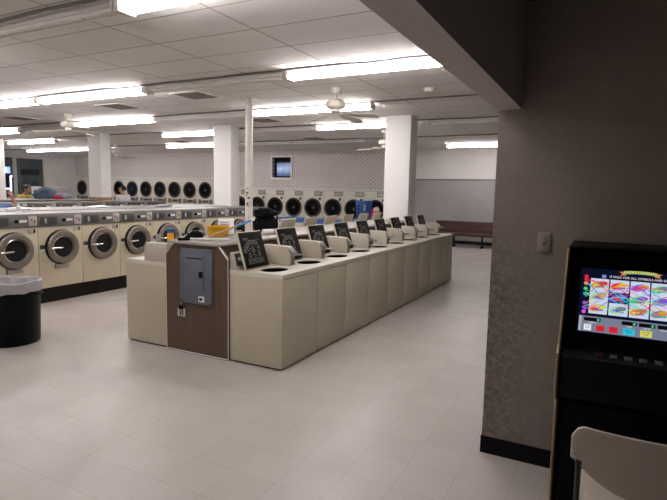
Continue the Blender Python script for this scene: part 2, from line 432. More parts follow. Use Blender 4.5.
# ------------------------------------------------------------------ ceiling fixtures
def strip_light(x0, x1, y, lit, label, grp):
    L = x1 - x0
    t = thing('strip_light', label, 'ceiling light', ((x0 + x1) / 2, y, CZ), 0, grp)
    h = MB().prism([(-.045, 0), (-.045, -.025), (-.03, -.05), (.03, -.05), (.045, -.025), (.045, 0)], 'x', -L / 2, L / 2)
    h.build('housing', m_hous if lit else m_housd, t)
    for s in (-1, 1):
        MB().tube([(-L / 2 + .03, s * .055, -.085), (L / 2 - .03, s * .055, -.085)], .021 if lit else .014, 12).build('tube', m_tubeon if lit else m_tubeoff, t)
        MB().box(s * L / 2 - .025, s * L / 2 + .0 if s > 0 else s * L / 2 + .025, -.09, .09, -.118, -.03).build('lamp_holder', m_housd, t, bevel=.005)
    return t
G1 = 'lit fluorescent ceiling strips'; G2 = 'unlit ceiling strips'
lit = [
 (-3.49, -1.05, 3.05, 'nearest lit fluorescent strip, at the top edge left of the beam'),
 (-3.62, -1.18, 5.68, 'long lit fluorescent strip meeting the grey beam above the island'),
 (-8.58, -6.11, 5.70, 'lit fluorescent strip with a bare right end, in the second ceiling row'),
 (-11.1, -8.63, 5.70, 'lit fluorescent strip cut by the left edge, in the second ceiling row'),
 (-5.97, -3.55, 8.16, 'lit fluorescent strip just behind the nearest ceiling fan'),
 (-10.95, -8.47, 8.16, 'lit fluorescent strip behind the fan above the front-loading washers'),
 (-16.3, -13.85, 8.6, 'short piece of lit strip at the left edge, in the third ceiling row'),
 (-5.93, -3.80, 10.5, 'lit fluorescent strip running into the top of the right white column'),
 (-10.8, -8.6, 10.65, 'upper of the two lit strips meeting the middle white column'),
 (-18.2, -15.72, 10.9, 'lit fluorescent strip above the dark shop window'),
 (-13.52, -11.1, 13.5, 'lower of the two lit strips meeting the middle white column'),
 (-21.45, -19.0, 13.6, 'far lit fluorescent strip above the clothes pile and white left wall'),
 (-18.97, -16.5, 13.6, 'far lit fluorescent strip running behind the left white column'),
 (-4.39, -1.95, 15.76, 'lone lit fluorescent strip above the wooden bench'),
]
lit += [(-7.0, -4.55, .45, 'lit fluorescent strip over the front aisle, out of view'),
        (-8.5, -6.05, 3.05, 'lit fluorescent strip at the left end of the nearest ceiling row')]
for a in lit: strip_light(a[0], a[1], a[2], True, a[3], G1)
unlit = [
 (-5.98, -3.54, 3.05, 'unlit strip fixture left of the nearest lit strip'),
 (-6.06, -3.67, 5.69, 'unlit strip fixture between the two lit strips of the second row'),
 (-8.4, -6.02, 8.16, 'unlit strip fixture left of the white pole top'),
 (-13.5, -11.0, 8.4, 'unlit strip fixture beside the fan over the washers'),
 (-3.3, -.9, 10.5, 'unlit strip fixture right of the right white column'),
 (-8.45, -6.0, 10.55, 'unlit strip fixture between the middle column and the pole'),
 (-11.0, -8.55, 13.5, 'unlit strip fixture over the dotted wall window, left part'),
 (-8.5, -6.05, 13.5, 'unlit strip fixture over the dotted wall window, right part'),
 (-3.5, -1.1, 13.5, 'unlit strip fixture in front of the strip above the bench'),
]
for a in unlit: strip_light(a[0], a[1], a[2], False, a[3], G2)
def cable(x0, x1, y, label):
    pts = []; n = int((x1 - x0) / .45) + 1; rnd = random.Random(int(y * 100))
    for k in range(n + 1):
        pts.append((x0 + (x1 - x0) * k / n, y + rnd.uniform(-.012, .012), CZ - .012 - rnd.uniform(0, .012)))
    tag(MB().tube(pts, .013, 6).build('cable_run', m_cable), label, 'cable', 'cable runs along the light rows')
cable(-24, -.66, 2.93, 'dark cable run along the nearest row of ceiling strips')
cable(-24, -.66, 5.57, 'dark cable run along the second row of ceiling strips')
cable(-24, -.66, 8.02, 'dark cable run along the third row of ceiling strips, behind the near fan')
cable(-24, -.66, 10.36, 'dark cable run along the ceiling strips at the white columns')
cable(-24, -.66, 13.36, 'dark cable run along the ceiling strips beyond the columns')

def fan(x, y, zm, rot, label, nb=5):
    t = thing('ceiling_fan', label, 'ceiling fan', (x, y, CZ), rot, 'white ceiling fans')
    d = zm - CZ
    MB().lathe([(.0, 0), (.07, 0), (.075, -.03), (.06, -.085), (.02, -.09), (0, -.09)], n=20).build('canopy', m_fan, t)
    MB().lathe([(.013, -.09), (.013, d + .06)], n=10).build('rod', m_fan, t)
    MB().lathe([(0, d + .07), (.09, d + .07), (.135, d + .045), (.14, d - .03), (.11, d - .055), (0, d - .055)], n=28).build('motor', m_fan, t)
    MB().lathe([(0, d - .055), (.06, d - .055), (.062, d - .11), (.03, d - .125), (0, d - .125)], n=20).build('switch_housing', m_fan, t)
    for k in range(nb):
        a = 2 * PI * k / nb
        m = Matrix.Rotation(a, 4, 'Z') @ Matrix.Translation((0, 0, d - .12)) @ Matrix.Rotation(RAD(5), 4, 'Y') @ Matrix.Rotation(RAD(-14), 4, 'X')
        pr = [(.10, -.02), (.19, -.03), (.24, -.055), (.60, -.065), (.64, -.045), (.655, 0), (.64, .045), (.60, .065), (.24, .055), (.19, .03), (.10, .02)]
        b = MB().prism(pr, 'z', -.004, .004); b.v = [tuple(m @ Vector(p)) for p in b.v]
        b.build('blade', m_fanb, t)
    return t
fan(-3.575, 6.86, 2.96, RAD(8), 'cream ceiling fan nearest the camera, above the central island')
fan(-10.0, 7.2, 2.98, RAD(25), 'cream ceiling fan above the row of front-loading washers')
fan(-15.2, 12.75, 2.92, RAD(40), 'cream ceiling fan beside the left white column')
fan(-4.85, 11.85, 2.90, RAD(-15), 'cream ceiling fan partly hidden by the right white column')
for x, y, l in ((-8.1, 6.9, 'brown ceiling vent below the lit strip over the washers'), (-5.94, 6.55, 'dusty ceiling vent left of the pole'), (-11.7, 7.25, 'dusty ceiling vent near the left edge'),
                (-6.6, 9.4, 'wide dark ceiling vent behind the pole'), (-12.1, 12.7, 'small dark ceiling vent between the middle column strips'), (-7.5, 13.0, 'small black ceiling vent above the dotted wall window')):
    t = thing('ceiling_vent', l, 'vent', (x, y, CZ), 0, 'square ceiling vents')
    fr = MB().box(-.3, .3, -.3, -.27, -.012, 0).box(-.3, .3, .27, .3, -.012, 0).box(-.3, -.27, -.27, .27, -.012, 0).box(.27, .3, -.27, .27, -.012, 0)
    fr.build('frame', m_housd, t)
    sl = MB()
    for k in range(9): sl.prism([(-.26 + k * .06, -.001), (-.235 + k * .06, -.012), (-.23 + k * .06, -.012), (-.255 + k * .06, -.001)], 'x', -.27, .27)
    sl.build('louvre', m_vent, t)
sd = thing('smoke_detector', 'small round white detector on the ceiling near the beam', 'detector', (-2.35, 7.4, CZ))
MB().lathe([(0, 0), (.085, 0), (.085, -.02), (.06, -.045), (0, -.05)], n=24).build('cover', m_fan, sd)
MB().lathe([(.09, 0), (.1, -.006), (.1, 0)], n=24).build('mounting_ring', m_housd, sd)

# ------------------------------------------------------------------ top-loading washers (local: front = +x, width along y)
def deck_with_hole(x0, x1, y0, y1, z0, z1, cx, cy, rx, ry, n=40):
    mb = MB(); inn = []; outp = []
    corners = [(x1, y1), (x0, y1), (x0, y0), (x1, y0)]
    angs = sorted([2 * PI * k / n for k in range(n)] + [math.atan2(c[1] - cy, c[0] - cx) % (2 * PI) for c in corners])
    for a in angs:
        c, s = math.cos(a), math.sin(a)
        inn.append((cx + rx * c, cy + ry * s))
        t = min([((x1 if c > 0 else x0) - cx) / c if abs(c) > 1e-9 else 1e9, ((y1 if s > 0 else y0) - cy) / s if abs(s) > 1e-9 else 1e9])
        outp.append((cx + t * c, cy + t * s))
    m = len(angs)
    v = [(x, y, z1) for x, y in outp] + [(x, y, z1) for x, y in inn] + [(x, y, z1 - .008) for x, y in inn] + [(x, y, z0) for x, y in outp]
    f = []
    for i in range(m):
        j = (i + 1) % m
        f += [(i, j, m + j, m + i), (m + i, m + j, 2 * m + j, 2 * m + i), (3 * m + i, 3 * m + j, j, i)]
    return mb.add(v, f)
def make_top_washer():
    t = thing('top_load_washer', 'x', 'washing machine', group='cream top-loading washers of the central island')
    w = .336
    MB().box(-.31, .295, -w, w, .018, .888, top=False).build('cabinet', m_cream2, t, bevel=.006)
    MB().box(.295, .309, -w + .002, w - .002, .02, .885).build('front_panel', m_cream2, t, bevel=.005)
    MB().box(-.29, .28, -w + .02, w - .02, 0, .018).build('toe_base', m_black, t)
    deck_with_hole(-.31, .313, -w, w, .888, .93, .05, -.08, .125, .165).build('deck', m_deck, t, weld=True)
    MB().lathe([(.182, .921), (.185, .88), (.18, .55), (.04, .55), (.04, .80), (.02, .83), (0, .83)], o=(.05, -.08, 0), n=28, caps=False).build('tub', m_tub, t)
    MB().prism([(-.31, .93), (-.31, 1.10), (-.275, 1.10), (-.235, .955), (-.235, .93)], 'y', -w + .005, .235).build('console', m_box, t, bevel=.006)
    # sloping control panel with dial
    n_ = Vector((.145, 0, .04)).normalized()
    def P(s, y, h=.004): return tuple(Vector((-.275 + .04 * s, y, 1.10 - .145 * s)) + n_ * h)
    cp = MB()
    vs = [P(.1, -.31, 0), P(.92, -.31, 0), P(.92, .2, 0), P(.1, .2, 0), P(.1, -.31), P(.92, -.31), P(.92, .2), P(.1, .2)]
    cp.add(vs, [(0, 1, 2, 3), (4, 5, 6, 7), (0, 1, 5, 4), (1, 2, 6, 5), (2, 3, 7, 6), (3, 0, 4, 7)])
    cpo = cp.build('control_panel', m_panel, t)
    for y in (-.25, -.12, .08):
        a = Vector(P(.5, y, .004)); b = a + n_ * .018
        MB().tube([a, b], .022, 16).build('dial', m_silver, cpo)
    # coin box at the machine's right-hand end
    cb = MB().prism([(-.31, .93), (.028, .93), (.028, 1.04), (0, 1.128), (-.31, 1.134)], 'y', .24, .331).build('coin_box', m_box, t, bevel=.006)
    MB().box(.028, .033, .25, .322, .935, 1.03).build('coin_door', m_boxd, cb)
    MB().prism([(.0335, 1.035), (.062, 1.03), (.062, 1.062), (.012, 1.118), (.004, 1.118)], 'y', .247, .325).build('coin_head', m_steel, cb, bevel=.003)
    MB().box(.06, .135, .262, .31, 1.042, 1.055).build('coin_slide', m_fascia, cb, bevel=.003)
    # lid, built closed around its hinge and turned up
    lid = MB().box(0, .385, -.2, .2, .002, .024).build('lid', m_cream2, t, bevel=.008, loc=(-.115, -.125, .938))
    ln = MB().box(.012, .374, -.188, .188, -.006, .003).build('lid_liner', m_liner, lid, bevel=.004)
    rnd = random.Random(3); pm = MB(); zz = -.0068
    def q(x0, x1, y0, y1): pm.quad((x0, y0, zz), (x1, y0, zz), (x1, y1, zz), (x0, y1, zz))
    for x in (.305,): q(x, x + .006, -.14, -.06)
    q(.287, .289, -.14, .13)
    for k in range(4):      # swooping arcs
        R = .12 + .012 * k
        for s in range(14):
            a0 = RAD(15 + s * 8); a1 = RAD(15 + s * 8 + 6.5); r_ = .004
            pm.quad((.13 + R * math.sin(a0), -.01 - R * 1.05 * math.cos(a0), zz), (.13 + R * math.sin(a1), -.01 - R * 1.05 * math.cos(a1), zz),
                    (.13 + (R + r_) * math.sin(a1), -.01 - (R + r_) * 1.05 * math.cos(a1), zz), (.13 + (R + r_) * math.sin(a0), -.01 - (R + r_) * 1.05 * math.cos(a0), zz))
    for cx_ in (-.085, -.01, .07):
        for k in range(7):
            x = .12 + k * .016
            for j in range(3):
                y = cx_ - .022 + j * .017 + rnd.uniform(-.004, .004)
                if rnd.random() < .8: q(x, x + rnd.uniform(.005, .011), y, y + rnd.uniform(.007, .014))
    for k in range(5):
        y = -.13
        while y < .12:
            w_ = rnd.uniform(.01, .035); q(.052 + k * .012, .056 + k * .012, y, y + w_); y += w_ + .008
    pm.build('instruction_print', m_print, ln, smooth=False)
    lid.rotation_euler = (0, RAD(-108), 0)
    return t
proto = make_top_washer(); first = True
PIT = .679; Y0 = 4.035
def close_lid(o):
    for c in o.children:
        if c.name.startswith('lid'): c.rotation_euler = (0, 0, 0)
for i in range(9):
    y = Y0 + PIT * (i + .5)
    lab = 'cream top-loading washer with raised black-lined lid, %s from the wood end panel, near row' % ORD[i]
    if i == 8: lab = 'cream top-loading washer at the far end of the near row, lid raised'
    if i == 0: lab = 'cream top-loading washer at the near corner, black-lined lid raised beside the wood panel'
    o = proto if i == 0 else dup(proto)
    o['label'] = lab; o.location = (-2.94, y, 0)
for i in range(9):
    y = Y0 + PIT * (i + .5)
    st_ = 'closed lid' if i < 3 else 'raised cream lid'
    lab = 'cream top-loading washer, %s, %s from the wood end panel, far row' % (st_, ORD[i])
    if i == 0: lab = 'cream top-loading washer left of the wood end panel, orange bottle on it'
    o = dup(proto, lab, (-4.398, y, 0), PI)
    if i < 3: close_lid(o)

# utility chase between the two rows, with wood end panel
ch = thing('island_chase', 'wood-panelled core of the central island with cream top and chamfered end', 'utility chase', (-3.6725, 4.03, 0))
prof = [(-.415, .0), (-.415, 1.03), (-.30, 1.15), (.30, 1.15), (.415, 1.03), (.415, 0)]
MB().prism(prof, 'y', -.005, .03).build('end_panel', m_wood, ch)
MB().box(-.33, -.30, .03, 5.6, .9, 1.14).box(.275, .305, .03, 5.6, .9, 1.14).box(-.33, .305, 5.57, 5.6, .9, 1.14).build('side_panel', m_woodd, ch, smooth=False)
MB().box(-.36, .322, -.03, 5.62, 1.15, 1.178).build('countertop', m_counter, ch, bevel=.006)
tr = MB()
for s in (-1, 1):
    tr.tube([(s * .30, -.008, 1.15), (s * .415, -.008, 1.03)], .008 if s > 0 else .004, 6)
    tr.tube([(s * .415, -.006, 1.03), (s * .415, -.006, 0)], .004, 6)
tr.tube([(-.415, -.006, .012), (.415, -.006, .012)], .005, 6)
tr.build('edge_trim', m_trim, ch)
# breaker panel on the wood
bp = thing('breaker_panel', 'grey metal breaker panel with hinged door on the wood end panel', 'electrical panel', (-3.66, 4.024, .825))
MB().box(-.215, .215, -.022, 0, -.285, .285).build('cover', m_breaker, bp, bevel=.006)
dr = MB().box(-.14, .11, -.03, -.022, -.14, .225).build('door', m_breaker2, bp, bevel=.004)
MB().box(.055, .105, -.038, -.03, -.005, .06).build('latch', m_black, dr, bevel=.003)
MB().box(-.11, .09, -.034, -.03, .185, .195).build('door_slot', m_black, dr)
lb = MB().box(.04, .115, -.026, -.022, -.255, -.195).build('rating_label', m_paper, bp)
MB().box(.052, .09, -.028, -.026, -.24, -.212).build('label_print', m_black, lb)
sc = MB()
for x in (-.195, .195):
    for z in (-.265, .265): sc.lathe([(.008, -.026), (.008, -.022)], o=(x, 0, z), axis='y', n=10)
sc.build('screw', m_black, bp)
pl = thing('padlock_hasp', 'steel hasp with a small black padlock below the breaker panel', 'padlock', (-3.87, 4.024, .435))
MB().box(-.055, .055, -.012, 0, -.05, .035).build('plate', m_silver, pl, bevel=.004)
MB().box(-.004, .028, -.042, -.012, .028, .075).build('lock_body', m_black, pl, bevel=.005)
MB().tube([(-.003, -.03, .072)] + [(.011 - .016 * math.cos(a), -.03, .085 + .016 * math.sin(a)) for a in [k * PI / 8 for k in range(9)]] + [(.027, -.03, .07)], .004, 8).build('shackle', m_chrome, pl)
MB().box(-.014, -.006, -.018, -.012, -.035, .01).box(.02, .028, -.018, -.012, -.035, .02).build('slot', m_black, pl)

# things on the island
CT = 1.178
bk = thing('bucket', 'shallow yellow plastic basin on the island counter', 'basin', (-3.93, 4.68, CT))
MB().lathe([(0, 0), (.115, 0), (.124, .01), (.134, .108), (.142, .108), (.142, .118), (.131, .12), (.115, .016), (0, .012)], n=40, sx=.8, sy=1.12).build('shell', m_yellow, bk)
MB().lathe([(.132, .092), (.138, .092), (.138, .1), (.132, .1)], n=40, closed=True, sx=.8, sy=1.12).build('rim_band', m_yellow, bk)
ntc = thing('notice_paper', 'curled white sheet of paper leaning behind the yellow basin', 'paper', (-4.0, 4.93, CT))
pp = MB(); n = 8
for i in range(n + 1):
    s = i / n; y = .1 * s * s - .05; z = .0 + .19 * s
    pp.v += [(-.09 - .02 * s, y - .03 * s, z), (.09 - .02 * s, y + .02, z)]
pp.f = [(2 * i, 2 * i + 1, 2 * i + 3, 2 * i + 2) for i in range(n)]
pp2 = MB(); pp2.v = pp.v; pp2.f = pp.f
ps = pp2.build('sheet', m_paper, ntc); ps.rotation_euler = (0, 0, RAD(30))
md = ps.modifiers.new('s', 'SOLIDIFY'); md.thickness = .003
tl = MB()
for k in range(4): tl.box(-.07 - .02 * (.35 + k * .14), -.07 - .02 * (.35 + k * .14) + random.uniform(.08, .13), .1 * (.35 + k * .14) ** 2 - .055 - .02, .1 * (.35 + k * .14) ** 2 - .05 - .02, .19 * (.35 + k * .14), .19 * (.35 + k * .14) + .006)
tl.build('text_line', m_cable, ps)
# mop with blue-and-wood handle propped up, and a white broom handle lying flat
mo = thing('mop_handle', 'slanting mop handle, bare wood then blue with a white tip', 'mop', (-3.72, 4.2, CT))
a = Vector((-3.72, 4.2, CT + .02)); b = Vector((-3.74, 5.10, 1.372)); d = b - a
a0, b0 = Vector((0, 0, .012)), d + Vector((0, 0, .012))
MB().tube([a0, a0.lerp(b0, .66)], .011, 10).build('wood_shaft', m_handlew, mo)
MB().tube([a0.lerp(b0, .62), a0.lerp(b0, .93)], .014, 10).build('blue_sleeve', m_handleb, mo)
MB().tube([a0.lerp(b0, .93), b0], [.015, .018], 10).build('tip', m_white2, mo)
br_ = thing('broom_handle', 'white broom handle with black end lying across the counter front', 'broom', (-3.82, 4.10, CT))
MB().tube([(.0, 0, .018), (.34, .22, .018)], .013, 10).build('shaft', m_white2, br_)
MB().tube([(-.07, -.1, .018), (.0, 0, .018)], .016, 10).build('end_grip', m_blk, br_)
fl_ = thing('water_bottle', 'small white bottle with blue cap lying beside the black bag', 'bottle', (-3.66, 5.18, CT))
MB().tube([(0, 0, .035), (.06, .13, .035)], .032, 14).build('body', m_white2, fl_, bevel=.004)
MB().tube([(.06, .13, .035), (.10, .24, .035)], [.034, .03], 14).build('cap', m_blue, fl_, bevel=.004)
bg = thing('duffel_bag', 'bulky black cloth bag sitting on the island counter', 'bag', (-3.90, 5.58, CT))
bm_ = MB().lump((0, 0, 0), (.15, .18, .145), 4, 3, .12, 1.8); bm_.build('body', m_blackcloth, bg)
MB().lump((-.01, -.01, .185), (.13, .165, .085), 9, 3, .2, 2.0).build('flap', m_blackcloth, bg)
MB().tube([(.11, -.1, .14)] + [(.125 + .02 * math.sin(k * PI / 6), -.1 + .2 * k / 6, .14 + .1 * math.sin(k * PI / 6)) for k in range(1, 6)] + [(.11, .1, .14)], .012, 8).build('strap', m_blackcloth, bg)
bl = thing('soap_bottle', 'orange bottle with a blue cap on the washer left of the wood panel', 'bottle', (-4.15, 4.16, 1.135))
MB().lathe([(0, 0), (.035, 0), (.037, .01), (.037, .085), (.03, .1), (.03, .105), (0, .105)], n=22).build('body', m_orange, bl)
MB().lathe([(0, .105), (.033, .105), (.033, .145), (.029, .15), (0, .15)], n=22).build('cap', m_blue, bl)
cu = thing('plastic_cup', 'small grey plastic cup left of the orange bottle', 'cup', (-4.33, 4.16, 1.135))
MB().lathe([(0, 0), (.024, 0), (.03, .075), (.027, .075), (.022, .006), (0, .006)], n=20).build('wall', m_greyc, cu)
MB().lathe([(.029, .07), (.033, .074), (.029, .079)], n=20, closed=True).build('rim', m_greyc, cu)
rg = thing('black_rags', 'heap of black cloth and cord beside the yellow basin', 'rag', (-3.92, 4.29, CT))
MB().lump((0, 0, 0), (.09, .085, .055), 5, 3, .35, 2.4).build('cloth', m_blackcloth, rg)
MB().tube([(-.02, -.16, .01), (-.08, -.08, .03), (-.05, -.0, .075), (.03, .06, .085), (.07, .13, .05)], .009, 8).build('cord', m_greyc, rg)

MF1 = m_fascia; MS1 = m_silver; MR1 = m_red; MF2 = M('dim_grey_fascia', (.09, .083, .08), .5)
# ------------------------------------------------------------------ front-loading washers (local: front +x)
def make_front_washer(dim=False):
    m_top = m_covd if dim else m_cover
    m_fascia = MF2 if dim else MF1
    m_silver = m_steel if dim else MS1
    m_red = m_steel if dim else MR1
    t = thing('front_load_washer', 'x', 'washing machine', group='front-loading washers in the rows')
    w = .352; X = .37
    MB().box(-.37, X - .03, -w, w, 0, .222).build('plinth', m_kick, t)
    MB().box(-.37, X, -w, w, .222, 1.122).build('cabinet', m_cream, t, bevel=.006)
    MB().box(-.37, X - .0, -w, w, 1.296, 1.315).build('top_cover', m_top, t, bevel=.004)
    MB().box(-.36, X - .05, -w + .004, w - .004, 1.122, 1.296).build('top_box', m_fascia, t)
    f = MB().box(X - .05, X + .012, -w + .003, w - .003, 1.124, 1.294).build('control_panel', m_fascia, t, bevel=.004)
    X2 = X + .012
    MB().box(X2, X2 + .004, -w + .03, -.06, 1.15, 1.27).build('dark_panel', m_fascia2, f)
    MB().box(X2 + .004, X2 + .012, -.255, -.225, 1.175, 1.25).build('door_switch', m_silver, f)
    MB().box(X2 + .003, X2 + .01, -.17, -.09, 1.16, 1.25).build('soap_flap', m_panel, f, bevel=.002)
    MB().lathe([(.026, X2), (.024, X2 + .025), (0, X2 + .025)], o=(0, .045, 1.215), axis='x', n=20).build('dial', m_blkp, f)
    MB().box(X2, X2 + .003, .09, .195, 1.20, 1.235).build('label_plate', m_paper, f)
    cb = MB().box(X2, X2 + .02, .215, .335, 1.145, 1.285).build('coin_meter', m_silver, f, bevel=.003)
    MB().lathe([(.014, X2 + .02), (.013, X2 + .026), (0, X2 + .026)], o=(0, .25, 1.235), axis='x', n=14).build('red_light', m_red, cb)
    MB().box(X2 + .02, X2 + .023, .285, .30, 1.19, 1.225).build('coin_slot', m_black, cb)
    co_ = MB().box(X, X + .012, .215, .315, 1.04, 1.105).build('coin_return', m_silver, t, bevel=.002)
    MB().box(X + .012, X + .015, .285, .31, 1.045, 1.1).build('return_slot', m_black, co_)
    sl = MB().box(X, X + .004, -w + .02, -w + .10, .80, .86).build('warning_sticker', m_panel, t)
    MB().box(X, X + .0035, -w + .03, -w + .09, .775, .797).build('sticker_edge', m_paper, sl)
    # round door
    cy, cz = .0, .815
    MB().lathe([(.205, X - .002), (.258, X - .002), (.258, X + .035), (.25, X + .045)], o=(0, cy, cz), axis='x', n=48).build('door_gasket', m_rubber, t)
    dd = MB().lathe([(.245, X + .02), (.25, X + .065), (.242, X + .08), (.232, X + .085), (.178, X + .08), (.167, X + .06), (.164, X + .012), (.245, X + .012)], o=(0, cy, cz), axis='x', n=48, closed=True).build('door', m_ring, t)
    MB().lathe([(.166, X + .022), (.163, X + .05), (.15, X + .054), (.146, X + .03)], o=(0, cy, cz), axis='x', n=40, closed=True).build('inner_ring', m_chrome, dd)
    MB().lathe([(.15, X + .032), (.11, X + .022), (.05, X + .016), (0, X + .014)], o=(0, cy, cz), axis='x', n=40).build('door_glass', m_blackgl, dd)
    MB().tube([(X + .085, cy - .235, cz - .005), (X + .12, cy - .20, cz - .003), (X + .12, cy - .07, cz)], [.014, .018, .013], 10).build('handle', m_chrome, dd)
    MB().lathe([(0, X + .075), (.022, X + .092), (.016, X + .112), (0, X + .116)], o=(0, cy - .225, cz - .004), axis='x', n=14).build('latch_knob', m_steel, dd)
    return t
fp = make_front_washer()
FY = [3.935 + .71 * (i + .5) for i in range(9)]
plate = None
for i, y in enumerate(FY):
    if i == 0: lab = 'front-loading washer at the left edge behind the black bin'
    else: lab = 'cream front-loading washer, %s to the right of the one behind the bin' % ORD[i - 1]
    o = fp if i == 0 else dup(fp)
    o['label'] = lab; o.location = (-7.57, y, 0); o['group'] = 'front-loading washers in the main row'
for i, y in enumerate(FY):
    o = dup(fp, 'front-loading washer turned away, back to back with the %s main-row machine' % ORD[i], (-9.03, y, 0), PI)
    o['group'] = 'front-loading washers facing the far aisle'
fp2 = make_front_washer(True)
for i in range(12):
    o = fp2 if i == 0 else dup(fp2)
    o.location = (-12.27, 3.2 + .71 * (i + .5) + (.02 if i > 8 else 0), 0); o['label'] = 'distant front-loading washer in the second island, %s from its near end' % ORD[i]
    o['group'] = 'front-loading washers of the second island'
for i in (0, 1):
    cr = MB().box(0, .04, -.12, .10, 0, .062).build('drain_plate', m_steel, fp if i == 0 else [q for q in bpy.data.objects if q.get('label', '').startswith('cream front-loading washer, first')][0], loc=(.37, 0, .498), bevel=.004)
# covers between the back-to-back rows
def cover(x0, x1, y0, y1, z, label, mat):
    t = thing('bulkhead_cover', label, 'bulkhead', ((x0 + x1) / 2, (y0 + y1) / 2, 0), 0)
    dx, dy = (x1 - x0) / 2, (y1 - y0) / 2
    MB().box(-dx, dx, -dy, dy, z - .03, z).build('top', mat, t, bevel=.005)
    MB().box(-dx + .03, dx - .03, -dy, dy, 0, z - .03).build('core', m_fascia, t)
cover(-8.655, -7.945, 3.935, 9.84, 1.325, 'pale bulkhead top between the back-to-back front-loading washers', m_cover)
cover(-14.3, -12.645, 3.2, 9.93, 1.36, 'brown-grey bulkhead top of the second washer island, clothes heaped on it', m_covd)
for i, (x, y, sx, sy, mt, l) in enumerate(((-8.3, 5.05, .12, .2, m_tee, 'crumpled white cloth on the washer tops near the left'), (-8.35, 6.6, .15, .22, m_paper, 'rumpled white towel on the washer tops further right'), (-8.3, 8.1, .13, .22, m_greyc, 'grey folded towel on the washer tops before the middle column'))):
    tag(MB().lump((x, y, 1.325), (sx, sy, .03), i + 2, 3, .3, 2.2).build('towel', mt), l, 'towel')
wbt = thing('white_bottle', 'small white bottle on the washer tops at the left edge', 'bottle', (-7.75, 4.72, 1.325))
MB().lathe([(0, 0), (.032, 0), (.034, .01), (.034, .07), (.015, .09), (.015, .1), (0, .1)], n=18).build('body', m_white2, wbt)
MB().lathe([(0, .1), (.017, .1), (.017, .118), (0, .118)], n=14).build('cap', m_white2, wbt)

# ------------------------------------------------------------------ dryers along the back (local: front -y)
def make_stack_dryer():
    t = thing('stack_dryer', 'x', 'dryer', group='stacked dryers against the dotted wall')
    w = .43
    MB().box(-w, w, 0, .85, 0, 2.10).build('cabinet', m_dryer, t, bevel=.006)
    for z, k in ((1.645, 'upper'), (.62, 'lower')):
        fr = MB().box(-.37, .37, -.018, 0, z - .375, z + .375).build('door_panel', m_dryer, t, bevel=.008)
        d = MB().lathe([(.28, -.022), (.335, -.022), (.352, -.03), (.352, -.05), (.335, -.062), (.28, -.055)], o=(0, 0, z), axis='y', n=44, closed=True).build('door', m_dring, t)
        MB().lathe([(.285, -.045), (.15, -.035), (0, -.03)], o=(0, 0, z), axis='y', n=40).build('door_glass', m_blackgl, d)
        MB().lathe([(0, -.05), (.05, -.046), (.075, -.036)], o=(.02, 0, z), axis='y', n=20).build('drum_hub', m_dring, d)
    c = MB().box(-.36, .36, -.03, 0, 1.10, 1.25).build('control_panel', m_steel, t, bevel=.004)
    MB().box(-.12, .16, -.034, -.03, 1.14, 1.215).build('display', m_panel, c)
    for s in (-1, 1): MB().box(s * .3 - .055, s * .3 + .055, -.06, 0, 1.08, 1.265).build('coin_meter', m_fascia, c, bevel=.004)
    return t
sd_ = make_stack_dryer()
for k in range(10):
    x = -15.02 - .866 * k
    if k == 8: continue
    o = sd_ if k == 0 else dup(sd_)
    o.location = (x, 17.1, 0)
    o['label'] = ('cream stacked dryer with dark round door, %s to the left of the middle column' % ORD[k]) if k < 9 else 'cream stacked dryer standing alone left of the left white column'
    if k == 6: o['label'] = 'cream stacked dryer behind the man in the white T-shirt'
def make_single_dryer():
    t = thing('tumble_dryer', 'x', 'dryer', group='large single dryers against the dotted wall')
    w = .422
    MB().box(-w, w, 0, .85, 0, 1.735).build('cabinet', m_dryer, t, bevel=.006)
    MB().box(-.40, .40, -.012, 0, .56, 1.70).build('front_panel', m_dryer, t, bevel=.006)
    c = MB().box(.03, .36, -.03, -.01, 1.53, 1.70).build('control_panel', m_fascia, t, bevel=.004)
    MB().box(.06, .33, -.034, -.03, 1.56, 1.67).build('display', m_steel, c)
    MB().box(.22, .32, -.018, -.01, 1.37, 1.47).build('coin_slot', m_panel, t)
    d = MB().lathe([(.29, -.014), (.345, -.014), (.362, -.025), (.362, -.05), (.345, -.064), (.295, -.055)], o=(-.02, 0, 1.08), axis='y', n=48, closed=True).build('door', m_dring, t)
    MB().lathe([(.305, -.045), (.2, -.034), (0, -.03)], o=(-.02, 0, 1.08), axis='y', n=44).build('door_glass', m_blackgl, d)
    MB().lathe([(0, -.052), (.055, -.046), (.08, -.034)], o=(0, 0, 1.08), axis='y', n=22).build('drum_hub', m_dring, d)
    MB().box(-.39, .39, -.012, 0, .1, .52).build('lint_door', m_dryer, t, bevel=.006)
    return t
td = make_single_dryer()
xs = [-13.17 + .85 * k for k in range(8)]
labs = ['large cream dryer peeking out left of the white pole', 'large cream dryer just right of the white pole', 'large cream dryer behind the black bag, second right of the pole', 'large cream dryer below the right side of the small wall window',
        'large cream dryer third from the blue laundry basket', 'large cream dryer two to the left of the blue laundry basket', 'large cream dryer partly behind the blue laundry basket', 'large cream dryer right of the blue basket, red clothes at its door']
for i, x in enumerate(xs):
    o = td if i == 0 else dup(td)
    o.location = (x, 17.1, 0); o['label'] = labs[i]
rc = thing('red_laundry', 'red and white laundry bundle at the door of the rightmost dryer', 'clothes', (-7.2, 16.99, .8))
MB().lump((0, 0, 0), (.19, .07, .24), 3, 3, .25, 2).build('red_shirt', m_redc, rc)
MB().lump((.05, -.03, .24), (.11, .06, .1), 6, 3, .25, 2).build('white_shirt', m_tee, rc)
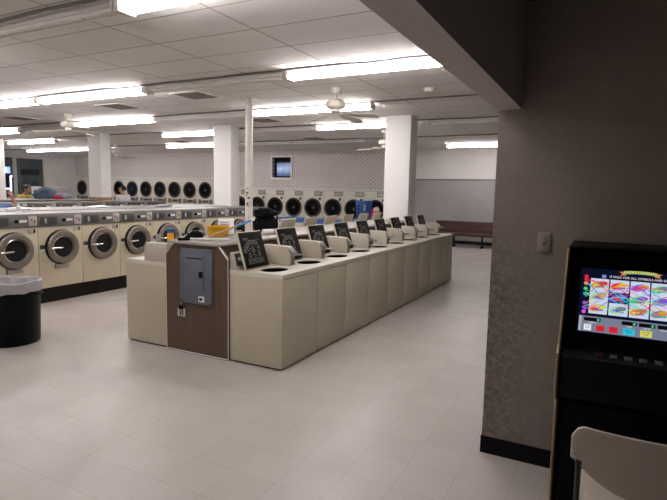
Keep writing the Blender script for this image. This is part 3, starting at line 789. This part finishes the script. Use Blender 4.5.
# blue folding table with basket
ft = thing('folding_table', 'blue-topped folding table in front of the big dryers', 'table', (-7.7, 13.95, 0))
MB().box(-1.35, 1.45, -.38, .38, .83, .88).build('table_top', m_bluel, ft, bevel=.01)
MB().box(-1.3, 1.4, -.36, -.33, .74, .83).box(-1.3, 1.4, .33, .36, .74, .83).build('apron', m_bluel, ft)
for x in (-1.2, 1.3):
    for y in (-.3, .3): MB().tube([(x, y, 0), (x, y, .83)], .02, 10).build('leg', m_cable, ft)
lbk = thing('laundry_basket', 'tall blue plastic laundry basket standing on the blue table', 'basket', (-6.28, 13.95, .88))
def basket():
    n = 15; mb = MB(); R0, R1, h = .19, .245, .56; z = [0, .05]; 
    mb.lathe([(0, 0), (R0, 0), (R0 + .006, .06), (R0, .06), (R0 - .008, .012), (0, .012)], n=n)
    for k in range(n):      # vertical slats
        a = 2 * PI * k / n; da = PI / n * .5
        v = []
        for zz, R in ((.05, R0 + .006), (h - .09, R1 - .006)):
            for rr in (R - .006, R):
                for s in (-1, 1): v.append((rr * math.cos(a + s * da), rr * math.sin(a + s * da), zz))
        mb.add(v, [(0, 1, 3, 2), (4, 5, 7, 6), (0, 1, 5, 4), (2, 3, 7, 6), (0, 2, 6, 4), (1, 3, 7, 5)])
    for zz in (.16, .26, .36):
        R = R0 + (R1 - R0) * zz / h
        mb.lathe([(R, zz), (R + .003, zz), (R + .003, zz + .022), (R, zz + .022)], n=n, closed=True)
    mb.lathe([(R1 - .012, h - .10), (R1 - .006, h - .10), (R1, h), (R1 - .006, h)], n=n, closed=True)
    return mb
basket().build('wall', m_blue, lbk)
MB().lathe([(.235, .55), (.262, .55), (.265, .575), (.24, .575)], n=30, closed=True).build('rim', m_blue, lbk)
MB().lump((0, 0, .02), (.14, .14, .16), 3, 3, .2, 2).build('laundry_load', m_denim, lbk)

# bench under the grey wall
be = thing('bench', 'long dark red-brown wooden bench on black legs against the grey wall', 'bench', (-3.98, 16.85, 0))
MB().prism([(-.22, .36), (.2, .36), (.2, .43), (-.22, .45)], 'x', -1.05, 1.15).build('seat', m_bench, be, bevel=.008)
for z in (.44, .63): MB().prism([(.2 + (z - .43) * .18, z), (.235 + (z - .43) * .18, z), (.235 + (z - .24) * .18, z + .185), (.2 + (z - .24) * .18, z + .185)], 'x', -1.05, 1.15).build('back_plank', m_bench, be, bevel=.006)
for x in (-.36, .55):
    MB().box(x - .03, x + .03, -.02, .03, .02, .39).box(x - .035, x + .035, -.2, .24, 0, .035).build('leg', m_black, be, bevel=.004)

# wire laundry carts behind the second island
for i, (x, y, l) in enumerate(((-15.5, 10.85, 'wire laundry cart frame left of the lone stacked dryer'), (-16.6, 10.9, 'wire laundry cart frame beside the clothes pile'))):
    ct = thing('laundry_cart', l, 'cart', (x, y, 0), RAD(8 * i), 'wire laundry carts')
    fr = MB()
    for sx in (-.42, .42):
        fr.tube([(sx, .0, .12), (sx, 0, 1.66)], .014, 8)
        fr.tube([(sx, -.25, .12), (sx, .25, .12)], .014, 8)
    fr.tube([(-.46, 0, 1.66), (.46, 0, 1.66)], .014, 8); fr.tube([(-.42, -.25, .12), (.42, -.25, .12)], .012, 8); fr.tube([(-.42, .25, .12), (.42, .25, .12)], .012, 8)
    fr.build('frame', m_steel, ct)
    bs = MB()
    for z in (.45, .62, .8):
        bs.tube([(-.4, -.26, z), (.4, -.26, z), (.4, .26, z), (-.4, .26, z), (-.4, -.26, z)], .008, 6)
    for k in range(9):
        xx = -.4 + .1 * k; bs.tube([(xx, -.26, .8), (xx, -.2, .35), (xx, .2, .35), (xx, .26, .8)], .005, 6)
    bs.build('wire_basket', m_steel, ct)
    for sx in (-.4, .4):
        for sy in (-.25, .25): MB().lathe([(0, -.015), (.05, -.015), (.05, .015), (0, .015)], o=(sx, sy, .05), axis='x', n=16).build('caster', m_rubber, ct)

# clothes pile on the second island
for nm, l, c, sz, mt, sd0 in (('blue_clothes', 'heap of blue denim clothes on the far washer island', (-13.62, 9.03, 1.36), (.22, .30, .185), m_denim, 2),
                    ('red_clothes', 'red garment showing in front of the blue clothes heap', (-13.2, 9.12, 1.36), (.10, .13, .06), m_redc, 5),
                    ('grey_clothes', 'grey trousers trailing from the right end of the clothes heap', (-13.55, 9.62, 1.36), (.14, .20, .11), m_greyc, 8)):
    tag(MB().lump(c, sz, sd0, 4, .35, 2.4).build(nm, mt), l, 'clothes', 'clothes heaped on the far island')
wbx = thing('detergent_box', 'small white box standing beside the blue clothes heap', 'box', (-14.08, 9.10, 1.36))
MB().box(-.06, .06, -.11, .11, 0, .33).build('carton', m_paper, wbx, bevel=.008)
MB().box(-.055, .065, -.112, .112, .27, .295).build('flap', m_white2, wbx, bevel=.004)

# ------------------------------------------------------------------ people
def skin_obj(name, mat, parent, joints, edges, root, sub=2):
    names = list(joints); idx = {n: i for i, n in enumerate(names)}
    me = bpy.data.meshes.new(name); me.from_pydata([joints[n][0] for n in names], [(idx[a], idx[b]) for a, b in edges], [])
    me.materials.append(mat)
    o = bpy.data.objects.new(name, me); C.objects.link(o); o.parent = parent
    o.modifiers.new('skin', 'SKIN').use_smooth_shade = True
    sv = me.skin_vertices[0].data
    for n in names:
        r = joints[n][1]; sv[idx[n]].radius = (r, r) if not isinstance(r, tuple) else r
        sv[idx[n]].use_root = (n == root)
    m = o.modifiers.new('sub', 'SUBSURF'); m.levels = sub; m.render_levels = sub
    return o
def person(label, loc, rz, shirt, lean=0, warms=None, head_turn=0, short=True):
    # local: faces +y; lean bends the trunk forward at the hips
    t = thing('person', label, 'person', loc, rz, 'people doing laundry')
    hip = Vector((0, 0, .93)); R = Matrix.Rotation(-lean, 3, 'X')
    def U(x, y, z): return hip + R @ (Vector((x, y, z)) - hip)
    J = {'pelvis': (hip, (.15, .11)), 'waist': (U(0, 0, 1.10), (.145, .105)), 'chest': (U(0, 0, 1.30), (.165, .115)), 'neckb': (U(0, 0, 1.46), (.09, .07)), 'neck': (U(0, .015, 1.53), .055)}
    hc = U(0, .03, 1.62); HR = Matrix.Rotation(head_turn, 3, 'Z') @ Matrix.Rotation(-lean * .4, 3, 'X')
    def Hd(x, y, z): return hc + HR @ Vector((x, y, z))
    J.update({'jaw': (Hd(0, .03, -.05), (.058, .062)), 'face': (Hd(0, .015, .03), (.074, .088)), 'crown': (Hd(0, .0, .10), (.06, .07)), 'nose': (Hd(0, .115, -.005), .012)})
    E = [('pelvis', 'waist'), ('waist', 'chest'), ('chest', 'neckb'), ('neckb', 'neck'), ('neck', 'jaw'), ('jaw', 'face'), ('face', 'crown'), ('face', 'nose')]
    for s, k in ((-1, 'l'), (1, 'r')):
        J['hip' + k] = (Vector((s * .095, 0, .86)), .088); J['knee' + k] = (Vector((s * .10, .02, .49)), .058); J['ankle' + k] = (Vector((s * .10, -.01, .09)), .042); J['toe' + k] = (Vector((s * .11, .15, .035)), .034)
        E += [('pelvis', 'hip' + k), ('hip' + k, 'knee' + k), ('knee' + k, 'ankle' + k), ('ankle' + k, 'toe' + k)]
        sh = U(s * .18, 0, 1.41); el = U(s * .23, .02, 1.13); wr = U(s * .22, .16, .95)
        if warms and k in warms:
            inv = (Matrix.Translation(loc) @ Matrix.Rotation(rz, 4, 'Z')).inverted(); el, wr = inv @ Vector(warms[k][0]), inv @ Vector(warms[k][1])
        J['sh' + k] = (sh, .062); J['el' + k] = (el, .042); J['wr' + k] = (wr, .030)
        E += [('chest', 'sh' + k), ('sh' + k, 'el' + k), ('el' + k, 'wr' + k)]
        d = (wr - el).normalized(); side = d.cross(Vector((0, 1, .3))).normalized() * s
        pm = wr + d * .07; J['palm' + k] = (pm, (.036, .02)); E.append(('wr' + k, 'palm' + k))
        nn = side.cross(d).normalized()
        for q in range(4):
            off = side * (.027 - .018 * q); L = (.062, .075, .07, .055)[q]
            J['f%d%s' % (q, k)] = (pm + d * .035 + off, .0095); J['g%d%s' % (q, k)] = (pm + d * (.035 + L * .55) + off * 1.15 + nn * .01, .009); J['h%d%s' % (q, k)] = (pm + d * (.035 + L * .9) + off * 1.2 + nn * .03, .008)
            E += [('palm' + k, 'f%d%s' % (q, k)), ('f%d%s' % (q, k), 'g%d%s' % (q, k)), ('g%d%s' % (q, k), 'h%d%s' % (q, k))]
        J['t0' + k] = (wr + d * .03 + side * .035, .012); J['t1' + k] = (wr + d * .075 + side * .065 + nn * .01, .0095)
        E += [('wr' + k, 't0' + k), ('t0' + k, 't1' + k)]
    skin_obj('body', m_skin, t, J, E, 'pelvis')
    # clothes follow the same joints, slightly wider
    def wide(keys, f, add=.012):
        return {k: (J[k][0], tuple(a * f + add for a in J[k][1]) if isinstance(J[k][1], tuple) else J[k][1] * f + add) for k in keys}
    SJ = wide(['pelvis', 'waist', 'chest', 'neckb', 'shl', 'shr'], 1.06)
    SJ['neckb'] = (J['neckb'][0] - Vector((0, 0, .02)), (.095, .075))
    SE = [('pelvis', 'waist'), ('waist', 'chest'), ('chest', 'neckb'), ('chest', 'shl'), ('chest', 'shr')]
    for k in 'lr':
        f_ = .75 if short else 1
        SJ['sl' + k] = (J['sh' + k][0].lerp(J['el' + k][0], f_), .058); SE.append(('sh' + k, 'sl' + k))
    skin_obj('shirt', shirt, t, SJ, SE, 'pelvis')
    TJ = wide(['pelvis', 'hipl', 'hipr', 'kneel', 'kneer', 'anklel', 'ankler'], 1.05)
    skin_obj('trousers', m_jeans, t, TJ, [('pelvis', 'hipl'), ('pelvis', 'hipr'), ('hipl', 'kneel'), ('hipr', 'kneer'), ('kneel', 'anklel'), ('kneer', 'ankler')], 'pelvis')
    hm = MB(); hm.lathe([(.0, .135), (.05, .125), (.085, .09), (.098, .04), (.096, 0), (.08, -.04), (.075, -.04), (.085, .0), (.07, .07), (0, .11)], n=24, sy=1.12)
    hm.v = [tuple(hc + HR @ (Vector(p) + Vector((0, -.018 - max(0, .045 - p[2]) * .45 * (1 if p[1] > 0 else 0), .02 + (.05 if p[1] > .05 and p[2] < .06 else 0))))) for p in hm.v]
    hm.build('hair', m_hair, t)
    ey = MB()
    for s in (-1, 1):
        c = Hd(s * .032, .094, .025); ey.lathe([(0, -.01), (.009, -.005), (.011, 0), (.009, .005), (0, .01)], o=tuple(c), n=10)
    ey.build('eyes', m_hair, t)
    ea = MB()
    for s in (-1, 1):
        c = Hd(s * .083, -.005, .0); ea.lathe([(0, -.03), (.014, -.018), (.017, .01), (.012, .03), (0, .034)], o=tuple(c), n=10)
    ea.build('ears', m_skin, t)
    mo_ = MB(); c = Hd(0, .092, -.055); mo_.box(c.x - .022, c.x + .022, c.y - .008, c.y + .006, c.z - .005, c.z + .005); mo_.build('mouth', m_redc, t, bevel=.003)
    return t
person('person in a white T-shirt with short black hair, standing among the far machines', (-14.6, 12.5, -.0), RAD(72), m_tee, lean=RAD(4), head_turn=RAD(55))
person('person in a yellow shirt bent over the heap of blue clothes', (-14.82, 9.13, 0), RAD(-75), m_yshirt, lean=RAD(14), short=False)
person('person in a blue shirt at the left edge, forearm raised', (-9.81, 5.51, 0), RAD(65), m_bshirt, lean=RAD(38), warms={'r': ((-10.0, 6.05, 1.33), (-10.0, 6.0, 1.45))}, short=True)

# ------------------------------------------------------------------ trash can
tc = thing('trash_can', 'round black trash can with grey liner bag folded over its rim', 'trash can', (-5.72, 3.35, 0))
MB().lathe([(0, 0), (.262, 0), (.272, .015), (.292, .62), (.30, .62), (.302, .66), (.295, .66), (.282, .62), (.255, .03), (0, .02)], n=48).build('bin_body', m_bin, tc)
lm = MB(); n = 64; pf = [(.308, .575), (.312, .61), (.312, .65), (.307, .682), (.296, .69), (.28, .675), (.262, .61), (.235, .50), (.0, .42)]
for i, (r, z) in enumerate(pf):
    for k in range(n):
        a = 2 * PI * k / n
        w_ = math.sin(a * 9 + i) * .5 + math.sin(a * 17 + 2 * i) * .3
        dz = (.012 * w_ if i in (0, 1) else .008 * math.sin(a * 5)) if i < 6 else .02 * w_
        rr = r + (.004 * w_ if i < 5 else .012 * w_) if r > 0 else 0
        lm.v.append((rr * math.cos(a), rr * math.sin(a), z + dz))
lm.f = [(i * n + k, i * n + (k + 1) % n, (i + 1) * n + (k + 1) % n, (i + 1) * n + k) for i in range(len(pf) - 1) for k in range(n)]
lm.build('bag_liner', m_bag, tc)
for a0 in (RAD(25), RAD(205)):
    hd = MB().tube([(math.cos(a0 + q) * (.30 + .045 * math.cos(q / .25 * PI / 2)), math.sin(a0 + q) * (.30 + .045 * math.cos(q / .25 * PI / 2)), .555) for q in (-.25, -.18, -.08, 0, .08, .18, .25)], .016, 8)
    hd.build('handle', m_bin, tc)

# ------------------------------------------------------------------ slot machine (local origin: base, front-centre line x=0 at world x .173)
sm = thing('slot_machine', 'black video slot machine with a lit colourful screen against the dark wall', 'slot machine', (.173, 0, 0))
HW = .338
side = [(3.41, 0), (3.41, 1.445), (2.987, 1.445), (2.75, .985), (2.66, .96), (2.66, .75), (2.79, .70), (2.82, 0)]
for s in (-1, 1):
    sp2 = MB().prism(side, 'x', s * HW, s * (HW - .02)).build('side_panel', m_blk, sm)
    pts = [(s * (HW - .008), y - .005, z) for y, z in [(2.82, 0.0), (2.79, .70), (2.66, .75), (2.66, .96), (2.75, .985), (2.987, 1.445)]]
    tb = MB()
    for q in range(len(pts) - 1): tb.tube([pts[q], pts[q + 1]], .009, 8)
    tb.build('edge_trim', m_brass, sp2)
    MB().lathe([(0, -.015), (.014, -.01), (.014, .01), (0, .015)], o=(s * (HW - .008), 2.755, .985), n=12).build('corner_cap', m_chrome, sp2)
inn = HW - .02
MB().prism([(3.40, .02), (3.40, 1.435), (3.01, 1.43), (2.785, .98), (2.785, .95), (2.84, .95), (2.84, .02)], 'x', -inn, inn).build('cabinet', m_blk, sm)
MB().box(-HW + .005, HW - .005, 2.995, 3.41, 1.45, 1.456).build('top', m_blk, sm, bevel=.004)
shf = MB().prism([(2.67, .76), (2.67, .955), (2.77, .975), (2.84, .975), (2.84, .72), (2.79, .71)], 'x', -inn, inn).build('button_shelf', m_blkp, sm, bevel=.004)
MB().box(-inn + .02, inn - .02, 2.825, 2.84, .06, .68).build('lower_door', m_blk, sm, bevel=.005)
m_dimred = M('dim_red_button', (.10, .006, .01), .5); m_dimgrey = M('dim_grey_button', (.16, .16, .17), .5)
for k in range(6):
    x = -.172 + k * .0612
    b = MB().box(x, x + .032, 2.712, 2.726, .958, .972).box(x, x + .032, 2.731, 2.745, .96, .975).build('button', m_dimred if k == 0 else m_dimgrey, shf, bevel=.002)
# slanted screen plane: A + s*d, offset h along outward normal
dv = Vector((0, .23, .51)).normalized(); nv = Vector((0, -.51, .23)).normalized(); A0 = Vector((0, 2.77, .96))
def SP(X, s, h=0): return tuple(Vector((X - .173, 0, 0)) + A0 + dv * s + nv * h)
def sq(mb, x0, x1, s0, s1, h): mb.quad(SP(x0, s0, h), SP(x1, s0, h), SP(x1, s1, h), SP(x0, s1, h)); return mb
def slab(x0, x1, s0, s1, h0, h1):
    mb = MB(); v = [SP(x, s, h) for h in (h0, h1) for s in (s0, s1) for x in (x0, x1)]
    return mb.add(v, [(0, 1, 3, 2), (4, 5, 7, 6), (0, 1, 5, 4), (1, 3, 7, 5), (3, 2, 6, 7), (2, 0, 4, 6)])
def em(name, col, e=.9): return M(name, tuple(c * .1 for c in col), .3, emit=col, es=e)
e_bg = em('screen_navy', (.003, .004, .02)); e_wh = em('screen_white', (.62, .70, .88)); e_navy = em('screen_blue', (.01, .02, .16)); e_gry = em('screen_grey', (.20, .22, .30)); e_blk = em('screen_black', (.003, .003, .004))
e_red = em('screen_red', (.75, .02, .04)); e_org = em('screen_orange', (.85, .32, .03)); e_yel = em('screen_yellow', (.72, .68, .12)); e_grn = em('screen_green', (.05, .62, .22)); e_lgr = em('screen_light_green', (.30, .75, .35))
e_cyn = em('screen_cyan', (.02, .62, .78)); e_mag = em('screen_magenta', (.80, .10, .70)); e_pur = em('screen_purple', (.22, .10, .70)); e_ltw = em('screen_lettering', (.85, .88, 1)); e_teal = em('screen_teal', (.0, .55, .45))
slab(-.10, .446, .09, .432, .004, .012).build('bezel', m_blkp, sm)
scr = slab(-.088, .434, .100, .428, .012, .014).build('screen', e_bg, sm)
rl = MB()
RX = [-.046 + .0876 * k for k in range(6)]
for k in range(5): sq(rl, RX[k] + .003, RX[k + 1] - .003, .195, .376, .0155)
rl.build('reel_strip', e_wh, scr, smooth=False)
rnd = random.Random(11)
# symbols: three per reel, made of layered blobs
sym = {}
def ell(key, cx, cs, rx, rs, h, n=14, rot=0):
    mb = MB(); pts = []
    for k in range(n):
        a = 2 * PI * k / n; x = rx * math.cos(a); s = rs * math.sin(a)
        pts.append(SP(cx + x * math.cos(rot) - s * math.sin(rot), cs + x * math.sin(rot) + s * math.cos(rot), h))
    mb.add(pts, [tuple(range(n))]).build('symbol', mats[key], scr, smooth=False)
mats = {'org': e_org, 'red': e_red, 'yel': e_yel, 'grn': e_grn, 'lgr': e_lgr, 'cyn': e_cyn, 'pur': e_pur, 'navy': e_navy, 'gry': e_gry, 'teal': e_teal}
plan = [[('org', 'red', 'yel'), ('lgr', 'org', 'pur'), ('org', 'yel', 'red')], [('red', 'yel', 'org'), ('navy', 'pur', 'red'), ('lgr', 'gry', 'pur')], [('pur', 'org', 'red'), ('grn', 'pur', 'teal'), ('org', 'red', 'yel')],
        [('grn', 'gry', 'yel'), ('cyn', 'pur', 'gry'), ('gry', 'org', 'red')], [('red', 'org', 'yel'), ('navy', 'cyn', 'pur'), ('grn', 'lgr', 'yel')]]
for k in range(5):
    cx = (RX[k] + RX[k + 1]) / 2
    for j in range(3):
        cs = .345 - .06 * j; a, b, c = plan[k][j]
        if a == 'navy': sq(MB(), RX[k] + .003, RX[k + 1] - .003, cs - .028, cs + .028, .016).build('symbol_tile', e_navy, scr, smooth=False); a = 'pur'
        ell(a, cx - .004, cs, .036, .017, .0165, rot=.3); ell(b, cx + .012, cs + .006, .024, .011, .017, rot=.2); ell(c, cx - .012, cs - .006, .017, .007, .0175, rot=.1); ell('gry', cx + .004, cs - .011, .022, .004, .018)
# pay lines zigzagging over the reels
lines = [('cy', [.345, .30, .255, .30, .345, .3], e_cyn), ('or', [.24, .30, .352, .30, .245, .22], e_org), ('gr2', [.31, .30, .31, .24, .22, .21], e_grn), ('pu2', [.215, .225, .30, .36, .30, .22], e_pur), ('red', [.372, .352, .330, .27, .22, .25], e_red), ('red2', [.285, .345, .27, .215, .30, .34], e_red), ('grn', [.275, .36, .29, .23, .21, .3], e_teal), ('lgr', [.228, .262, .29, .28, .275, .25], e_lgr),
         ('pur', [.355, .29, .335, .345, .265, .3], e_pur), ('mag', [.21, .26, .325, .335, .27, .22], e_mag), ('red3', [.36, .357, .352, .348, .345, .34], e_red), ('lg2', [.30, .235, .21, .25, .33, .35], e_lgr)]
for nme, ss, mt in lines:
    pts = [SP(-.06, ss[0], .02)] + [SP((RX[k] + RX[k + 1]) / 2, ss[k + 1] if k + 1 < 6 else ss[-1], .02) for k in range(5)] + [SP(.41, ss[-1] + .01, .02)]
    MB().tube(pts, .0019, 5).build('pay_line', mt, scr)
for i, mt in enumerate((e_red, e_red, e_org, e_grn, e_teal, e_pur, e_pur, e_mag)):
    s = (.383, .368, .347, .319, .292, .245, .222, .200)[i]
    mb = MB(); mb.add([SP(-.064 + .0095 * math.cos(2 * PI * q / 16), s + .0095 * math.sin(2 * PI * q / 16), .016) for q in range(16)], [tuple(range(16))])
    mb.build('line_marker', mt, scr, smooth=False)
# lower status strip
sq(MB(), -.082, .428, .103, .18, .015).build('status_strip', e_gry, scr, smooth=False)
sq(MB(), -.082, -.07, .103, .18, .0155).build('status_edge', em('screen_pale_grey', (.42, .44, .50)), scr, smooth=False)
for x0, x1 in ((-.06, .014), (.104, .168), (.176, .243), (.252, .32), (.335, .41)):
    f = sq(MB(), x0, x1, .155, .173, .016).build('readout', e_blk, scr, smooth=False)
    sq(MB(), x1 - .016, x1 - .006, .158, .170, .0165).build('digit', e_grn, f, smooth=False)
SB = Matrix((Vector((1, 0, 0)), dv, nv)).transposed().to_4x4()
def stext(txt, X, s, size, mat, h=.017, parent=None, name='lettering', bold=0.0):
    m = Matrix.Translation(SP(X, s, h)) @ SB
    return text_mesh(txt, size, mat, name, parent or scr, m, bold, .0002)
for x0, x1, mt, tx in ((-.058, -.025, e_ltw, 'CASH\nOUT'), (-.004, .033, e_red, 'HELP'), (.052, .089, e_red, 'PAYS'), (.112, .16, e_cyn, 'SELECT\nLINES'), (.183, .231, e_yel, 'BET PER\nLINE'), (.295, .33, e_ltw, 'MAX'), (.35, .40, e_grn, 'PLAY')):
    b = sq(MB(), x0, x1, .109, .139, .0165).build('touch_button', mt, scr, smooth=False)
    stext(tx, (x0 + x1) / 2, .125, .010, em('button_text', (.02, .02, .06)), .0168, b)
for x, tx in ((-.023, 'CREDITS'), (.136, 'LINES'), (.21, 'LINE BET'), (.287, 'TOTAL BET'), (.372, 'WINNER')): stext(tx, x, .148, .009, e_ltw)
# banner and message line
bn = MB()
N = 14
for k in range(N):
    x0 = .098 + .146 * k / N; x1 = .098 + .146 * (k + 1) / N
    f0 = lambda x: .408 + .006 * (1 - ((x - .171) / .075) ** 2)
    bn.quad(SP(x0, f0(x0), .016), SP(x1, f0(x1), .016), SP(x1, f0(x1) + .016, .016), SP(x0, f0(x0) + .016, .016))
bo = bn.build('banner', em('banner_green', (.32, .42, .10)), scr, smooth=False)
tl_ = MB()
for s in (-1, 1):
    c = .171
    tl_.add([SP(c + s * .092, .420, .0158), SP(c + s * .066, .422, .0158), SP(c + s * .06, .404, .0158), SP(c + s * .086, .402, .0158), SP(c + s * .078, .411, .0158)], [(0, 1, 2, 3, 4)])
tl_.build('banner_tail', em('banner_orange', (.75, .25, .08)), bo, smooth=False)
stext('LUCKY COVERALL', .171, .421, .0165, em('banner_letters', (.85, .85, .40)), .0165, bo)
stext('IS WILD FOR ALL SYMBOLS AND DOUBLES WIN', .205, .390, .0155, e_ltw)
sq(MB(), .006, .024, .380, .398, .016).build('wild_icon', em('icon_lilac', (.25, .25, .55)), scr, smooth=False)

# light switch on the dark wall
ls = thing('light_switch', 'small beige toggle switch plate on the dark wall', 'light switch', (-.325, 3.425, 1.432))
MB().box(-.037, .037, -.007, 0, -.06, .06).build('plate', m_switch, ls, bevel=.003)
MB().prism([(-.007, -.014), (-.007, .014), (-.022, .012), (-.026, .002)], 'x', -.006, .006).build('toggle', m_switch, ls)
sw = MB()
for z in (-.035, .035): sw.lathe([(.004, -.009), (.004, -.006)], o=(0, 0, z), axis='y', n=8)
sw.build('screw', m_steel, ls)

# ------------------------------------------------------------------ folding chair in front of the slot machine
fc = thing('folding_chair', 'beige plastic folding chair with dark metal legs facing the slot machine', 'chair', (.185, 2.42, 0))
cw = .245
def back_panel():
    # gently curved shell; outline in (x, z): rounded top corners, lower edge sagging between two tabs
    mb = MB(); nx = 24; nz = 8
    def ztop(x):
        u = abs(x) / cw; return .812 - (.0 if u < .8 else .05 * ((u - .8) / .2) ** 2.5)
    def zbot(x):
        u = abs(x) / cw; 
        return .668 if u > .92 else .548 + .107 * (u / .92) ** 2
    for t in (0, .02):
        for i in range(nx + 1):
            x = -cw + 2 * cw * i / nx; y = -.225 + .03 * (x / cw) ** 2 + t
            for j in range(nz + 1):
                z = zbot(x) + (ztop(x) - zbot(x)) * j / nz
                mb.v.append((x, y - .12 * (z - .56) + .02, z))
    m = (nx + 1) * (nz + 1); k = nz + 1
    for i in range(nx):
        for j in range(nz):
            a = i * k + j; mb.f += [(a, a + 1, a + k + 1, a + k), (m + a, m + a + k, m + a + k + 1, m + a + 1)]
    for i in range(nx):
        a = i * k; mb.f += [(a, a + k, m + a + k, m + a), (a + nz, m + a + nz, m + a + k + nz, a + k + nz)]
    for j in range(nz): mb.f += [(j, m + j, m + j + 1, j + 1), (nx * k + j, nx * k + j + 1, m + nx * k + j + 1, m + nx * k + j)]
    return mb
bpo = back_panel().build('backrest', m_chair, fc, bevel=.005, weld=True)
rv = MB()
for s in (-1, 1):
    for z in (.685, .705): rv.lathe([(0, -.004), (.005, -.004), (.005, .002)], o=(s * (cw - .018), -.218 + .006 - .12 * (z - .56), z), axis='y', n=10)
rv.build('rivet', m_steel, bpo)
sp3 = MB().prism([(-.21, -.19), (.21, -.19), (.225, .0), (.215, .17), (.17, .21), (-.17, .21), (-.215, .17), (-.225, 0)], 'z', .43, .452).build('seat', m_chair, fc, bevel=.008)
m_legd = M('dark_grey_chair_metal', (.008, .008, .008), .5)
for s in (-1, 1):
    x = s * (cw - .032)
    MB().tube([(x, -.195, .665), (x, -.15, .52), (x, .0, .30), (x, .27, .012)], .0115, 10).build('front_leg', m_legd, fc)
    MB().tube([(x - s * .03, .12, .43), (x - s * .03, -.08, .25), (x - s * .03, -.30, .012)], .0115, 10).build('rear_leg', m_legd, fc)
MB().tube([(-cw + .02, .17, .115), (cw - .02, .17, .115)], .008, 8).tube([(-cw + .05, -.22, .10), (cw - .05, -.22, .10)], .008, 8).build('cross_bar', m_legd, fc)

# ------------------------------------------------------------------ signs on the shop window
XG = XL + .0
ns = thing('neon_sign', 'small bright blue-white lit sign low in the narrow left window pane', 'sign', (XG + .06, 13.74, 1.8))
st = MB()
for a, b in (((-.13, -.25), (-.13, .3)), ((-.13, -.25), (.15, -.25)), ((.15, -.38), (.15, .3)), ((.15, .3), (.22, .3)), ((-.13, -.25), (-.13, -.38))):
    st.tube([(0, a[0], a[1]), (0, b[0], b[1])], .035, 8)
st.build('glowing_stroke', m_neon, ns)
MB().box(-.06, -.03, -.25, .27, -.48, .38).build('backing', m_blkp, ns)
n2 = thing('lit_sign', 'small pale blue lit sign high in the narrow left window pane', 'sign', (XG + .06, 13.62, 2.36))
MB().box(-.05, -.02, -.28, .28, -.14, .14).build('backing', m_neonb, n2)
text_mesh('PS', .26, m_neon, 'lettering', n2, Matrix(((0, 0, 1, 0), (1, 0, 0, 0), (0, 1, 0, 0), (0, 0, 0, 1))), .005, .005)
n3 = thing('window_lettering', 'oval black shop lettering on the large dark window pane', 'sign', (XG + .02, 14.84, 2.30))
MX = Matrix(((0, 0, 1, 0), (1, 0, 0, 0), (0, 1, 0, 0), (0, 0, 0, 1)))
text_mesh('SUDSY', .29, m_letter, 'lettering', n3, MX, .018, .004)
ov = MB()
for a0, a1 in ((25, 155), (205, 335)):
    ov.tube([(0, .50 * math.cos(RAD(a0 + (a1 - a0) * k / 16)), .27 * math.sin(RAD(a0 + (a1 - a0) * k / 16))) for k in range(17)], .010, 6)
ov.build('oval_line', m_line, n3)

# ------------------------------------------------------------------ light
wd = bpy.data.worlds.new('world'); bpy.context.scene.world = wd; wd.use_nodes = True
wd.node_tree.nodes['Background'].inputs[0].default_value = (.012, .016, .022, 1); wd.node_tree.nodes['Background'].inputs[1].default_value = 1
sc = bpy.context.scene
sc.view_settings.view_transform = 'Standard'; sc.view_settings.look = 'None'; sc.view_settings.exposure = 0; sc.view_settings.gamma = 1
sc.cycles.max_bounces = 8; sc.cycles.diffuse_bounces = 5; sc.cycles.sample_clamp_indirect = 6

al = bpy.data.lights.new('alcove_fill', 'AREA'); al.shape = 'RECTANGLE'; al.size = 1.2; al.size_y = .3; al.energy = 5; al.color = (1, .9, .8)  # unseen fill light added behind the camera to lift the dark alcove
ao = bpy.data.objects.new('alcove_fill', al); C.objects.link(ao); ao.location = (1.6, -1.6, 2.84)
